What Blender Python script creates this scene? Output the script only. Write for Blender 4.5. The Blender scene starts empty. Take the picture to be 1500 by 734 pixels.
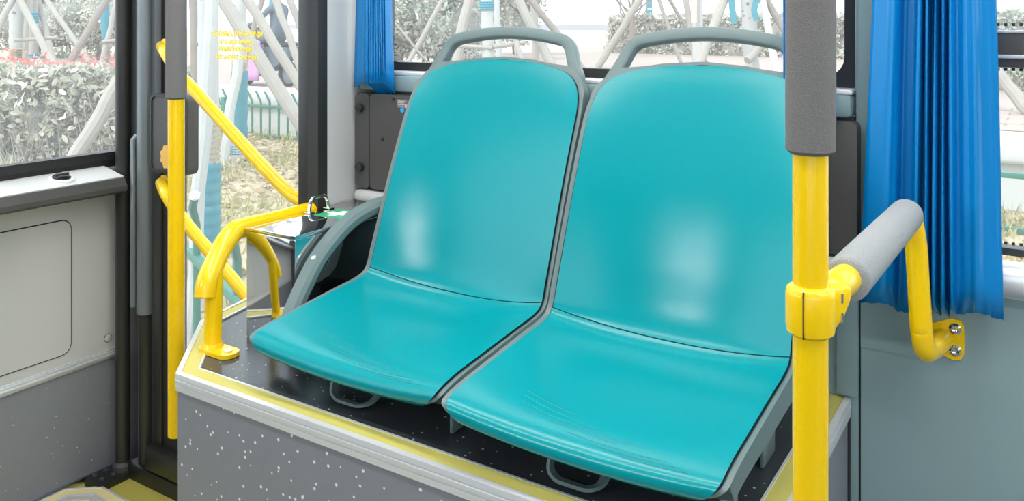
import bpy, bmesh, math, random
from mathutils import Vector, Matrix
random.seed(7)
SC = bpy.context.scene
COL = SC.collection
# ------------------------------------------------------------------ camera
YAW = math.radians(32.6); FPX = 1235.0; EYE = 1.37; CX = 750.0; HY = 33.0
cd = bpy.data.cameras.new('camera'); cam = bpy.data.objects.new('camera', cd); COL.objects.link(cam)
cam.location = (0, 0, EYE); cam.rotation_euler = (math.pi/2, 0, YAW)
cd.sensor_width = 36.0; cd.lens = 36.0*FPX/1500.0
cd.shift_y = -(367.0-HY)/1500.0
cd.clip_start = 0.02; cd.clip_end = 600
SC.camera = cam
# ------------------------------------------------------------------ world, sun, exposure
w = bpy.data.worlds.new('overcast_sky'); SC.world = w; w.use_nodes = True
bg = w.node_tree.nodes['Background']
bg.inputs['Color'].default_value = (0.86, 0.94, 1.0, 1); bg.inputs['Strength'].default_value = 1.5
sd = bpy.data.lights.new('hazy_sun', 'SUN'); sd.energy = 1.6; sd.angle = math.radians(12); sd.color = (1, .95, .88)
so = bpy.data.objects.new('hazy_sun', sd); COL.objects.link(so); so.rotation_euler = (math.radians(36), 0, math.radians(-14))
SC.view_settings.view_transform = 'Standard'
try: SC.view_settings.look = 'None'
except Exception: pass
SC.view_settings.gamma = 1.0; SC.view_settings.use_curve_mapping = False
SC.view_settings.exposure = .8
LAMP_POWER = 10.0

# ------------------------------------------------------------------ pixel -> place helpers (photo pixels, real planes)
FW = (-math.sin(YAW), math.cos(YAW)); RT = (math.cos(YAW), math.sin(YAW))
def _ray(u, v):
    a = (u-CX)/FPX; b = -(v-HY)/FPX
    return FW[0]+a*RT[0], FW[1]+a*RT[1], b
def at(u, v, d): r = _ray(u, v); return Vector((r[0]*d, r[1]*d, EYE+r[2]*d))
def ox(u, v, x): return at(u, v, x/_ray(u, v)[0])
def oy(u, v, y): return at(u, v, y/_ray(u, v)[1])
def oz(u, v, z): return at(u, v, (z-EYE)/_ray(u, v)[2])

# ------------------------------------------------------------------ materials
def lin(c):
    return tuple(((x/255.0)/12.92 if x/255.0 <= .04045 else ((x/255.0+.055)/1.055)**2.4) for x in c)
MATS = {}
def mat(name, rgb, rough=.5, metal=0.0, bump=0.0, bscale=200.0, spec=.5, vary=0.0, vscale=6.0, speck=None, coat=0.0, stretch=None, sub=0.0, trans=0.0):
    if name in MATS: return MATS[name]
    m = bpy.data.materials.new(name); m.use_nodes = True; nt = m.node_tree; b = nt.nodes['Principled BSDF']
    c = lin(rgb)+(1,)
    b.inputs['Base Color'].default_value = c; b.inputs['Roughness'].default_value = rough
    b.inputs['Metallic'].default_value = metal; b.inputs['Specular IOR Level'].default_value = spec
    b.inputs['Coat Weight'].default_value = coat; b.inputs['Coat Roughness'].default_value = .08
    tc = nt.nodes.new('ShaderNodeTexCoord'); vec = tc.outputs['Object']
    if stretch:
        mp = nt.nodes.new('ShaderNodeMapping'); mp.inputs['Scale'].default_value = stretch
        nt.links.new(vec, mp.inputs['Vector']); vec = mp.outputs['Vector']
    last = None
    if vary:
        n = nt.nodes.new('ShaderNodeTexNoise'); n.inputs['Scale'].default_value = vscale; n.inputs['Detail'].default_value = 5
        nt.links.new(vec, n.inputs['Vector'])
        mx = nt.nodes.new('ShaderNodeMix'); mx.data_type = 'RGBA'
        mx.inputs['A'].default_value = tuple(max(0, k*(1-vary)) for k in c[:3])+(1,)
        mx.inputs['B'].default_value = tuple(min(1, k*(1+vary)) for k in c[:3])+(1,)
        nt.links.new(n.outputs['Fac'], mx.inputs['Factor']); last = mx.outputs['Result']
    if speck:
        sc_, size, keep, col = speck
        vo = nt.nodes.new('ShaderNodeTexVoronoi'); vo.inputs['Scale'].default_value = sc_
        nt.links.new(tc.outputs['Object'], vo.inputs['Vector'])
        lt = nt.nodes.new('ShaderNodeMath'); lt.operation = 'LESS_THAN'; lt.inputs[1].default_value = size
        nt.links.new(vo.outputs['Distance'], lt.inputs[0])
        sx = nt.nodes.new('ShaderNodeSeparateColor'); nt.links.new(vo.outputs['Color'], sx.inputs[0])
        l2 = nt.nodes.new('ShaderNodeMath'); l2.operation = 'LESS_THAN'; l2.inputs[1].default_value = keep
        nt.links.new(sx.outputs[0], l2.inputs[0])
        mu = nt.nodes.new('ShaderNodeMath'); mu.operation = 'MULTIPLY'
        nt.links.new(lt.outputs[0], mu.inputs[0]); nt.links.new(l2.outputs[0], mu.inputs[1])
        mx = nt.nodes.new('ShaderNodeMix'); mx.data_type = 'RGBA'
        if last: nt.links.new(last, mx.inputs['A'])
        else: mx.inputs['A'].default_value = c
        mx.inputs['B'].default_value = lin(col)+(1,)
        nt.links.new(mu.outputs[0], mx.inputs['Factor']); last = mx.outputs['Result']
    if last: nt.links.new(last, b.inputs['Base Color'])
    if bump:
        n = nt.nodes.new('ShaderNodeTexNoise'); n.inputs['Scale'].default_value = bscale; n.inputs['Detail'].default_value = 3
        nt.links.new(vec, n.inputs['Vector'])
        bp = nt.nodes.new('ShaderNodeBump'); bp.inputs['Strength'].default_value = bump; bp.inputs['Distance'].default_value = .002
        nt.links.new(n.outputs['Fac'], bp.inputs['Height']); nt.links.new(bp.outputs['Normal'], b.inputs['Normal'])
    if trans:
        tr = nt.nodes.new('ShaderNodeBsdfTranslucent'); ms = nt.nodes.new('ShaderNodeMixShader'); ms.inputs[0].default_value = trans
        tr.inputs['Color'].default_value = c
        if last: nt.links.new(last, tr.inputs['Color'])
        nt.links.new(b.outputs[0], ms.inputs[1]); nt.links.new(tr.outputs[0], ms.inputs[2])
        nt.links.new(ms.outputs[0], nt.nodes['Material Output'].inputs['Surface'])
    MATS[name] = m; return m
def glass_mat(name, tint, dust_veil):
    m = bpy.data.materials.new(name); m.use_nodes = True; nt = m.node_tree; nt.nodes.remove(nt.nodes['Principled BSDF'])
    out = nt.nodes['Material Output']
    t = nt.nodes.new('ShaderNodeBsdfTransparent'); t.inputs['Color'].default_value = tint+(1,)
    g = nt.nodes.new('ShaderNodeBsdfGlossy'); g.inputs['Roughness'].default_value = .02
    d = nt.nodes.new('ShaderNodeBsdfTranslucent'); d.inputs['Color'].default_value = (.95, .96, .97, 1)
    fr = nt.nodes.new('ShaderNodeFresnel'); fr.inputs['IOR'].default_value = 1.25
    m1 = nt.nodes.new('ShaderNodeMixShader'); m2 = nt.nodes.new('ShaderNodeMixShader')
    m1.inputs[0].default_value = dust_veil  # dust layer that also paints a pale haze over the view
    nt.links.new(t.outputs[0], m1.inputs[1]); nt.links.new(d.outputs[0], m1.inputs[2])
    ge = nt.nodes.new('ShaderNodeNewGeometry'); sb = nt.nodes.new('ShaderNodeMath'); sb.operation = 'SUBTRACT'; sb.inputs[0].default_value = 1; sb.use_clamp = True
    mu = nt.nodes.new('ShaderNodeMath'); mu.operation = 'MULTIPLY'
    nt.links.new(ge.outputs['Backfacing'], sb.inputs[1]); nt.links.new(fr.outputs[0], mu.inputs[0]); nt.links.new(sb.outputs[0], mu.inputs[1])
    nt.links.new(mu.outputs[0], m2.inputs[0]); nt.links.new(m1.outputs[0], m2.inputs[1]); nt.links.new(g.outputs[0], m2.inputs[2])
    nt.links.new(m2.outputs[0], out.inputs['Surface']); MATS[name] = m; return m
def emit_mat(name, col, s):
    m = bpy.data.materials.new(name); m.use_nodes = True; b = m.node_tree.nodes['Principled BSDF']
    b.inputs['Base Color'].default_value = (.9, .9, .9, 1); b.inputs['Emission Color'].default_value = col+(1,); b.inputs['Emission Strength'].default_value = s
    return m
TEAL = mat('teal_plastic', (0, 148, 157), .2, bump=.05, bscale=900, spec=.36)
TEALG = mat('teal_groove', (12, 120, 128), .5)
SHELL = mat('grey_green_plastic', (108, 126, 127), .42, bump=.08, bscale=700)
SEAM = mat('dark_seam', (28, 38, 42), .6)
YEL = mat('yellow_paint', (255, 209, 0), .26, coat=.25, bump=.05, bscale=60)
FOAM = mat('grey_foam', (126, 124, 123), .95, bump=.7, bscale=900, spec=.2, vary=.12, vscale=500)
STEEL = mat('polished_steel', (215, 218, 220), .06, 1.0)
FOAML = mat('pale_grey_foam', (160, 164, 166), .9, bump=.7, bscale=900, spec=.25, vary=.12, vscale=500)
CHROME = mat('chrome', (225, 225, 225), .1, 1.0)
ALU = mat('aluminium', (205, 208, 212), .33, 1.0, bump=.03, bscale=300)
ALUW = mat('pale_aluminium', (230, 232, 234), .34, .35)
BLACK = mat('black_rubber', (42, 44, 45), .5, bump=.1, bscale=400)
BLACKG = mat('black_gloss', (14, 15, 16), .25)
DKGREY = mat('dark_grey_plastic', (76, 75, 75), .5, bump=.12, bscale=500)
DKPIPE = mat('dark_painted_tube', (44, 45, 44), .35)
GRPIPE = mat('grey_anodised_tube', (132, 140, 146), .38, .4)
WALLG = mat('grey_wall_panel', (136, 160, 163), .5, bump=.1, bscale=500)
PILLG = mat('light_grey_panel', (196, 197, 196), .5, bump=.08, bscale=500)
DASHG = mat('grey_dash_panel', (206, 207, 208), .5, bump=.08, bscale=500)
DASHL = mat('pale_dash_ledge', (214, 216, 216), .4)
SPECK = mat('speckled_lining', (136, 139, 148), .45, bump=.06, bscale=300, speck=(68, .19, .5, (240, 244, 248)), vary=.06, vscale=40)
SPECKD = mat('dark_speckled_top', (62, 66, 70), .2, bump=.05, bscale=200, speck=(80, .16, .4, (190, 200, 205)), vary=.1, vscale=14)
YINLAY = mat('yellow_inlay', (205, 196, 104), .5, bump=.1, bscale=500)
YFLOOR = mat('yellow_floor', (206, 196, 98), .45, bump=.08, bscale=300, vary=.08, vscale=9)
CREAM = mat('cream_inlay', (246, 230, 170), .5)
GFLOOR = mat('grey_floor', (120, 120, 122), .5, speck=(40, .12, .3, (220, 220, 220)))
CEIL = mat('white_ceiling', (205, 206, 206), .5)
BLUE = mat('blue_curtain', (0, 140, 214), .3, spec=.6, bump=.05, bscale=300, trans=.2)
GREENS = mat('green_sticker', (52, 176, 128), .4)
WHITE = mat('white_print', (240, 243, 243), .5)
YTEXT = mat('yellow_print', (250, 222, 40), .5)
ORANGE = mat('pale_orange_plastic', (236, 186, 92), .45)
SKYBLUE = mat('blue_sticker', (50, 170, 232), .4)
GLABEL = mat('grey_label', (120, 112, 112), .5, vary=.5, vscale=120)
GREYINK = mat('grey_print', (92, 96, 98), .6)
GLASS = glass_mat('window_glass', (.95, .97, .97), .05)
# outdoors
def omat(name, rgb, *a, **k): return mat(name, tuple(c*.84 for c in rgb), *a, **k)   # outdoor colours
TRUNK = omat('whitewashed_bark', (216, 217, 215), .85, bump=.5, bscale=30, vary=.12, vscale=18)
BARK = omat('brown_bark', (166, 154, 146), .9, bump=.6, bscale=25, vary=.2, vscale=12)
POLEW = omat('bare_pole_wood', (188, 181, 172), .85, bump=.4, bscale=40, vary=.16, vscale=9)
WRAP = omat('teal_wrap_cloth', (78, 164, 184), .6, bump=.4, bscale=30, vary=.15, vscale=20)
ROPE = omat('straw_rope', (206, 190, 164), .9)
FENCEG = omat('green_fence_paint', (62, 140, 124), .45)
CAPW = mat('white_caps', (245, 246, 246), .5)
EARTH = omat('dry_earth', (206, 192, 164), .95, bump=.6, bscale=14, vary=.22, vscale=3)
PAVE = omat('pinkish_paving', (192, 174, 166), .8, vary=.07, vscale=.8)
STONE = omat('white_stone', (232, 233, 232), .7, vary=.04, vscale=2)
FARW = omat('far_grey_wall', (196, 196, 206), .8)
LEAFA = mat('grey_green_leaf', (180, 182, 168), .45, vary=.35, vscale=3, trans=.2)
LEAFB = mat('pale_leaf', (212, 210, 196), .5, vary=.2, vscale=3, trans=.25)
LEAFR = mat('red_leaf_tip', (236, 138, 128), .5, vary=.2, vscale=5, trans=.25)
LEAFG = mat('grey_olive_leaf', (184, 180, 173), .6, vary=.35, vscale=1.2, trans=.2)
LEAFT = mat('greenish_leaf', (180, 196, 186), .6, vary=.3, vscale=1.2, trans=.2)
CORE = omat('shrub_inside', (172, 172, 164), .95, vary=.3, vscale=4)
DRY = omat('dry_leaf', (222, 204, 172), .8, vary=.28, vscale=7, trans=.2)
GRASS = omat('pale_grass', (202, 204, 146), .8, vary=.25, vscale=3, trans=.25)
PINK = omat('pink_quilt', (226, 166, 214), .7, bump=.3, bscale=20)
DENIM = omat('grey_blue_cloth', (108, 122, 136), .8, bump=.2, bscale=60)
SKIN = mat('skin', (214, 172, 148), .5)
HAIR = omat('dark_hair', (50, 44, 42), .6)
SANDSTONE = mat('orange_board', (238, 204, 184), .8)

# ------------------------------------------------------------------ mesh helpers
def V(*a): return Vector(a)
def box(bm, x0, x1, y0, y1, z0, z1, bev=0.0, seg=2):
    t = bmesh.new(); bmesh.ops.create_cube(t, size=1)
    for v in t.verts: v.co = Vector(((x0+x1)/2+v.co.x*(x1-x0), (y0+y1)/2+v.co.y*(y1-y0), (z0+z1)/2+v.co.z*(z1-z0)))
    if bev: bmesh.ops.bevel(t, geom=list(t.edges), offset=bev, segments=seg, profile=.5, affect='EDGES', clamp_overlap=True)
    merge(bm, t)
def merge(bm, t, M=None):
    if M is not None: t.transform(M)
    me = bpy.data.meshes.new('tmp'); t.to_mesh(me); t.free(); bm.from_mesh(me); bpy.data.meshes.remove(me)
def smooth_path(pts, n=6):
    P = [Vector(p) for p in pts]
    if len(P) < 3: return P
    out = []
    for i in range(len(P)-1):
        a = P[i-1] if i else P[0]*2-P[1]; b = P[i]; c = P[i+1]; d = P[i+2] if i+2 < len(P) else P[-1]*2-P[-2]
        for k in range(n):
            t = k/n
            out.append(.5*((2*b)+(c-a)*t+(2*a-5*b+4*c-d)*t*t+(3*b-a-3*c+d)*t**3))
    out.append(P[-1]); return out
def fillet(pts, r, n=6):
    P = [Vector(p) for p in pts]; out = [P[0]]
    for i in range(1, len(P)-1):
        a, b, c = P[i-1], P[i], P[i+1]; u = (a-b); v = (c-b); rr = min(r, u.length*.49, v.length*.49)
        p = b+u.normalized()*rr; q = b+v.normalized()*rr
        for k in range(n+1):
            t = k/n; out.append(p*(1-t)**2+b*2*t*(1-t)+q*t*t)
    out.append(P[-1]); return out
def tube(bm, pts, r, n=14, cap=True, prof=None, up=None, dome=0.0):
    """sweep a circle (or prof: list of (a,b)) along pts; r number or list"""
    P = [Vector(p) for p in pts]; m = len(P)
    R = r if isinstance(r, (list, tuple)) else [r]*m
    T = []
    for i in range(m):
        t = (P[min(i+1, m-1)]-P[max(i-1, 0)]); T.append(t.normalized() if t.length > 1e-9 else V(0, 0, 1))
    a = Vector(up) if up else (V(0, 0, 1) if abs(T[0].z) < .9 else V(1, 0, 0))
    rings = []; prev = None
    for i in range(m):
        if prev is None: nx = (a-T[i]*a.dot(T[i])).normalized()
        else: nx = (prev-T[i]*prev.dot(T[i])).normalized()
        prev = nx; ny = T[i].cross(nx); rg = []
        if prof: Q = [(x*R[i], y*R[i]) for x, y in prof]
        else: Q = [(math.cos(2*math.pi*k/n)*R[i], math.sin(2*math.pi*k/n)*R[i]) for k in range(n)]
        for x, y in Q: rg.append(bm.verts.new(P[i]+nx*x+ny*y))
        rings.append(rg)
    q = len(rings[0])
    for i in range(m-1):
        for k in range(q):
            bm.faces.new((rings[i][k], rings[i][(k+1) % q], rings[i+1][(k+1) % q], rings[i+1][k]))
    if cap:
        for rg, tt, s in ((rings[0], T[0], -1), (rings[-1], T[-1], 1)):
            if dome:
                c = sum((v.co for v in rg), V(0, 0, 0))/q; cur = rg
                for f, h in ((.8, .55), (.45, .9)):
                    nr = [bm.verts.new(c+(v.co-c)*f+tt*s*dome*h) for v in rg]
                    for k in range(q):
                        fa = (cur[k], cur[(k+1) % q], nr[(k+1) % q], nr[k]); bm.faces.new(fa if s > 0 else fa[::-1])
                    cur = nr
                bm.faces.new(cur if s > 0 else cur[::-1])
            else: bm.faces.new(rg[::-1] if s < 0 else rg)
def lathe(bm, prof, c, axis='Z', n=20):
    """prof: (r,h) list; around axis through c"""
    rings = []
    for r, h in prof:
        rg = []
        for k in range(n):
            a = 2*math.pi*k/n; x, y = r*math.cos(a), r*math.sin(a)
            p = V(x, y, h) if axis == 'Z' else (V(x, -h, y) if axis == 'Y' else V(h, x, y))
            rg.append(bm.verts.new(Vector(c)+p))
        rings.append(rg)
    for i in range(len(rings)-1):
        for k in range(n): bm.faces.new((rings[i][k], rings[i][(k+1) % n], rings[i+1][(k+1) % n], rings[i+1][k]))
    bm.faces.new(rings[0][::-1]); bm.faces.new(rings[-1])
def prism(bm, poly, z0, z1, M=None):
    t = bmesh.new(); a = [t.verts.new((x, y, z0)) for x, y in poly]; b = [t.verts.new((x, y, z1)) for x, y in poly]; n = len(poly)
    t.faces.new(a[::-1]); t.faces.new(b)
    for k in range(n): t.faces.new((a[k], a[(k+1) % n], b[(k+1) % n], b[k]))
    merge(bm, t, M)
def rrect(x0, x1, y0, y1, r, n=5):
    out = []
    for cx, cy, a0 in ((x1-r, y1-r, 0), (x0+r, y1-r, 90), (x0+r, y0+r, 180), (x1-r, y0+r, 270)):
        for k in range(n+1):
            a = math.radians(a0+90*k/n); out.append((cx+r*math.cos(a), cy+r*math.sin(a)))
    return out
MXZ = lambda y: Matrix(((1, 0, 0, 0), (0, 0, -1, y), (0, 1, 0, 0), (0, 0, 0, 1)))     # (x,y,z)->(x, y0 - z, y): plate facing -y
MYZ = lambda x: Matrix(((0, 0, 1, x), (1, 0, 0, 0), (0, 1, 0, 0), (0, 0, 0, 1)))      # (x,y,z)->(x0+z, x, y): plate facing +x
def ring_plate(bm, outer, inner, z0, z1, M=None):
    t = bmesh.new(); n = len(outer); L = []
    for poly, z in ((outer, z0), (outer, z1), (inner, z1), (inner, z0)): L.append([t.verts.new((x, y, z)) for x, y in poly])
    for i in range(4):
        A, B = L[i], L[(i+1) % 4]
        for k in range(n): t.faces.new((A[k], A[(k+1) % n], B[(k+1) % n], B[k]))
    bmesh.ops.recalc_face_normals(t, faces=t.faces); merge(bm, t, M)
def sweep2d(bm, path, prof, closed=False):
    """path: 2d polyline (interior on its left); prof: closed list of (inset, z)"""
    n = len(path); P = [Vector(p) for p in path]; rows = []
    for i in range(n):
        d0 = (P[i]-P[i-1]).normalized() if i else (P[1]-P[0]).normalized()
        d1 = (P[i+1]-P[i]).normalized() if i < n-1 else d0
        n0 = Vector((-d0.y, d0.x)); n1 = Vector((-d1.y, d1.x)); b = (n0+n1).normalized(); k = 1/max(.3, b.dot(n0))
        rows.append([bm.verts.new((P[i].x+b.x*k*a, P[i].y+b.y*k*a, z)) for a, z in prof])
    q = len(prof)
    for i in range(n-1):
        for k in range(q): bm.faces.new((rows[i][k], rows[i][(k+1) % q], rows[i+1][(k+1) % q], rows[i+1][k]))
    bm.faces.new(rows[0]); bm.faces.new(rows[-1][::-1])
def wpos(o):
    p = Vector(o.location); q = o.parent
    while q: p = p+Vector(q.location); q = q.parent
    return p
def put(o, label=None, cat=None, group=None, kind=None):
    if label: o['label'] = label
    if cat: o['category'] = cat
    if group: o['group'] = group
    if kind: o['kind'] = kind
    return o
def obj(name, bm, m, parent=None, smooth=35, label=None, cat=None, group=None, kind=None, recalc=True, origin=None):
    """bm in world coordinates -> one linked object"""
    if recalc: bmesh.ops.recalc_face_normals(bm, faces=bm.faces)
    me = bpy.data.meshes.new(name)
    if parent is not None and origin is None: org = wpos(parent)
    elif origin is not None: org = Vector(origin)
    else:
        xs = [v.co for v in bm.verts]; mn = V(*(min(c[i] for c in xs) for i in range(3))); mx = V(*(max(c[i] for c in xs) for i in range(3)))
        org = V((mn.x+mx.x)/2, (mn.y+mx.y)/2, mn.z)
    bm.transform(Matrix.Translation(-org)); bm.to_mesh(me); bm.free()
    if smooth:
        me.polygons.foreach_set('use_smooth', [True]*len(me.polygons)); me.set_sharp_from_angle(angle=math.radians(smooth))
    if isinstance(m, (list, tuple)):
        for k in m: me.materials.append(k)
    else: me.materials.append(m)
    o = bpy.data.objects.new(name, me); COL.objects.link(o)
    if parent is not None: o.parent = parent; o.location = org-wpos(parent)
    else: o.location = org
    return put(o, label, cat, group, kind)
def thing(name, loc, label=None, cat=None, group=None, kind=None):
    o = bpy.data.objects.new(name, None); COL.objects.link(o); o.location = loc; o.empty_display_size = .1
    return put(o, label, cat, group, kind)
def part_tube(name, pts, r, m, parent=None, n=14, **k):
    kk = {a: k.pop(a) for a in ('prof', 'up', 'dome', 'cap') if a in k}
    bm = bmesh.new(); tube(bm, pts, r, n, **kk); return obj(name, bm, m, parent, **k)
def part_box(name, b, m, parent=None, bev=.002, **k):
    bm = bmesh.new(); box(bm, *b, bev=bev); return obj(name, bm, m, parent, **k)
def raw(name, vs, fs, m, parent=None, mats=None, kind=None, smooth=False, **k):
    me = bpy.data.meshes.new(name); org = wpos(parent) if parent is not None else V(0, 0, 0)
    me.from_pydata([tuple(Vector(v)-org) for v in vs], [], fs)
    for a in (m if isinstance(m, (list, tuple)) else [m]): me.materials.append(a)
    if mats: me.polygons.foreach_set('material_index', mats)
    if smooth: me.polygons.foreach_set('use_smooth', [True]*len(me.polygons))
    o = bpy.data.objects.new(name, me); COL.objects.link(o)
    if parent is not None: o.parent = parent
    return put(o, kind=kind, **k)
def copy_tree(o, parent=None, loc=None):
    c = o.copy(); COL.objects.link(c)
    if parent is not None: c.parent = parent
    if loc is not None: c.location = loc
    for ch in list(o.children): copy_tree(ch, c)
    return c
def text_mesh(name, body, size, M, m, parent, thick=.0004):
    cu = bpy.data.curves.new('t', 'FONT'); cu.body = body; cu.size = size; cu.align_x = 'CENTER'; cu.extrude = thick; cu.offset = size*.045
    o = bpy.data.objects.new('t', cu); COL.objects.link(o); bpy.context.view_layer.update()
    me = bpy.data.meshes.new_from_object(o.evaluated_get(bpy.context.evaluated_depsgraph_get()))
    bpy.data.objects.remove(o); bpy.data.curves.remove(cu)
    bm = bmesh.new(); bm.from_mesh(me); bm.transform(M); bpy.data.meshes.remove(me)
    return obj(name, bm, m, parent, smooth=0)

# ================================================================== SETTING: bus shell
WY = 1.58           # inner face of the window-side wall
ZC = 2.28
XF = -2.42          # inner face of the dash panel
XR = 2.6; YB = -0.95
DECK = .705
# floor
bm = bmesh.new(); box(bm, XF-.1, XR, YB-.1, WY+.1, -.06, 0)
fl = obj('floor', bm, GFLOOR, kind='structure', label='grey speckled bus aisle floor', cat='floor')
part_box('entry_floor', (XF+.001, -1.2, .2, WY-.02, -.002, .004), YFLOOR, fl, bev=0, label='yellow floor by the door')
# ceiling
bm = bmesh.new(); box(bm, XF-.1, XR, YB-.1, WY+.1, ZC, ZC+.05)
obj('ceiling', bm, CEIL, kind='structure', label='white bus ceiling', cat='ceiling')
for i, y in enumerate((.48, 1.12)):  # strip lights added out of view to brighten the interior
    t = thing('added_ceiling_light', (.1, y, ZC-.03), 'added, unseen long white ceiling strip light over the %s' % ('aisle' if i == 0 else 'seats, out of frame'), 'lamp')
    part_box('added_lamp_housing', (-2.0, 2.2, y-.09, y+.09, ZC-.03, ZC-.001), CEIL, t, bev=.005)
    part_box('added_diffuser', (-1.95, 2.15, y-.06, y+.06, ZC-.04, ZC-.028), emit_mat('fill_light_diffuser', (1, .98, .95), LAMP_POWER), t, bev=.003)
# window-side wall: lower panels, pillars, header
WT = WY+.07
wl = thing('wall_window_side', (-.4, WY, 0), 'grey window side wall of the bus behind the seats', 'wall', kind='structure')
bm = bmesh.new(); box(bm, -1.443, -.286, WY, WT, 0, 1.2); obj('lower_panel', bm, WALLG, wl)
bm = bmesh.new(); box(bm, -.286, -.282, WY+.003, WT, 0, 1.2); obj('panel_joint', bm, SEAM, wl)
bm = bmesh.new(); box(bm, -.282, XR, WY, WT, 0, .925); obj('lower_panel', bm, WALLG, wl)
bm = bmesh.new(); box(bm, -.291, -.135, WY-.012, WT, .925, ZC, bev=.01); obj('pillar', bm, WALLG, wl)
bm = bmesh.new(); box(bm, -.282, -.135, WY-.002, WT, .80, .93); obj('pillar_base', bm, WALLG, wl)
bm = bmesh.new(); box(bm, 1.2, XR, WY, WT, .925, ZC); obj('pillar', bm, WALLG, wl)
bm = bmesh.new(); box(bm, -1.443, 1.2, WY, WT, 2.0, ZC); obj('header', bm, CEIL, wl)
bm = bmesh.new(); box(bm, -.322, -.284, WY-.012, WY+.001, .712, .96, bev=.004); obj('cover_strip', bm, WALLG, wl)
# sill under the window behind the seats
t1 = thing('trim_1', (-.85, WY, 1.2), 'grey sill rail with a painted highlight along its upper edge under the window behind the seats', 'trim', kind='structure')
bm = bmesh.new(); box(bm, -1.44, -.292, WY-.03, WT, 1.203, 1.243, bev=.008); obj('sill_face', bm, WALLG, t1)
bm = bmesh.new(); box(bm, -1.44, -.292, WY-.022, WT, 1.243, 1.252, bev=.003); obj('sill_lip', bm, ALUW, t1)  # pale strip paints the highlight along the top of the sill
# pale ledge beneath the heater cover
bm = bmesh.new(); box(bm, -1.437, -.29, WY-.055, WY, .935, .962, bev=.01, seg=3)
obj('trim_2', bm, PILLG, kind='structure', label='pale rounded ledge along the wall below the black heater cover', cat='trim')
# pillar between door and seats
pl = thing('trim_3', (-1.475, 1.43, 0), 'light grey pillar between the door and the seats', 'pillar', kind='structure')
bm = bmesh.new(); box(bm, -1.53, -1.443, 1.445, WT, 0, ZC, bev=.004); obj('pillar_panel', bm, PILLG, pl)
bm = bmesh.new(); tube(bm, [(-1.462, 1.436, .0), (-1.462, 1.436, ZC)], .019, prof=[(-.9, -1), (.9, -1), (1, 0), (.9, 1), (-.9, 1), (-1, 0)]); obj('rubber_seal', bm, BLACK, pl)
bm = bmesh.new(); box(bm, -1.535, -1.482, 1.437, 1.47, 0, ZC, bev=.006); obj('rubber_seal', bm, DKPIPE, pl)
# window_1 behind the seats
w1 = thing('window_1', (-.86, WY+.03, 1.252), 'wide bus window behind the two teal seats', 'window', kind='structure')
bm = bmesh.new(); ring_plate(bm, rrect(-1.443, -.292, 1.252, 2.0, .01), rrect(-1.40, -.315, 1.272, 1.97, .035), 0, .03, MXZ(WT-.012)); obj('window_frame', bm, BLACK, w1)
bm = bmesh.new(); box(bm, -1.43, -.30, WT-.03, WT-.025, 1.26, 1.99); obj('pane', bm, GLASS, w1)
# printed mark on the pane
gm = thing('glass_mark', (0, 0, 0))
lx, lz = oy(575, 58, WT-.031)[0], oy(575, 58, WT-.031)[2]
gm.location = (lx, WT-.031, lz); gm.parent = w1; gm.location = Vector((lx, WT-.031, lz))-w1.location
bm = bmesh.new()
for r in (.011, .0065):
    tube(bm, [V(lx+r*math.cos(math.radians(a)), WT-.0315, lz-.004+r*math.sin(math.radians(a))) for a in range(10, 171, 16)], .0011, 6)
lathe(bm, [(.002, 0), (.002, .001)], (lx, WT-.031, lz-.003), 'Y', 10)
for row, (dz, wd, hh) in enumerate(((-.012, .016, .005), (-.022, .016, .0022), (-.032, .014, .0012), (-.040, .016, .0012))):
    nn = 4 if row < 2 else 1
    for k in range(nn):
        a = lx-wd+2*wd*k/nn
        box(bm, a, a+2*wd/nn*(.72 if nn > 1 else 1), WT-.0318, WT-.0312, lz+dz-hh/2, lz+dz+hh/2)
obj('print', bm, GREYINK, gm, smooth=0)
# window_2 to the right
w2 = thing('window_2', (.5, WY+.03, .925), 'sliding bus window right of the big blue curtain with a dark middle bar', 'window', kind='structure')
bm = bmesh.new(); ring_plate(bm, rrect(-.135, 1.2, .985, 2.0, .01), rrect(-.112, 1.17, .997, 1.97, .03), 0, .03, MXZ(WT-.005)); obj('window_frame', bm, BLACK, w2)
bm = bmesh.new(); box(bm, -.135, 1.2, WY+.0, WT-.01, 1.297, 1.356, bev=.003); obj('middle_bar', bm, DKGREY, w2, label='dark grey middle bar')
bm = bmesh.new(); box(bm, -.135, 1.2, WY-.004, WY+.003, 1.312, 1.318, bev=.001); obj('bar_edge', bm, ALUW, w2, label='bright thin edge')
bm = bmesh.new(); box(bm, -.135, 1.2, WY-.002, WY+.003, 1.353, 1.3575, bev=.001); obj('bar_edge', bm, ALUW, w2, label='bright thin edge')
bm = bmesh.new(); box(bm, -.125, 1.19, WT-.03, WT-.025, .99, 1.30); obj('pane', bm, GLASS, w2)
bm = bmesh.new(); box(bm, -.125, 1.19, WT-.02, WT-.015, 1.35, 1.99); obj('pane', bm, GLASS, w2)
bm = bmesh.new(); tube(bm, [(-.135, WY-.004, .958), (1.2, WY-.004, .958)], .028, prof=[(math.cos(a*math.pi/8), math.sin(a*math.pi/8)) for a in range(16)]); obj('sill_roll', bm, ALUW, w2, label='bright rounded sill')
bm = bmesh.new(); box(bm, -.135, 1.2, WY-.008, WY, .925, .94, bev=.002); obj('sill_lip', bm, PILLG, w2)
# dots along the black borders
bm = bmesh.new()
for k in range(70):
    x = -.11+k*.011
    for z in (1.002, 1.29, 1.364):
        box(bm, x, x+.005, WT-.0322, WT-.0312, z, z+.005)
obj('dotted_border', bm, BLACK, w2, smooth=0, kind='stuff')
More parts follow.
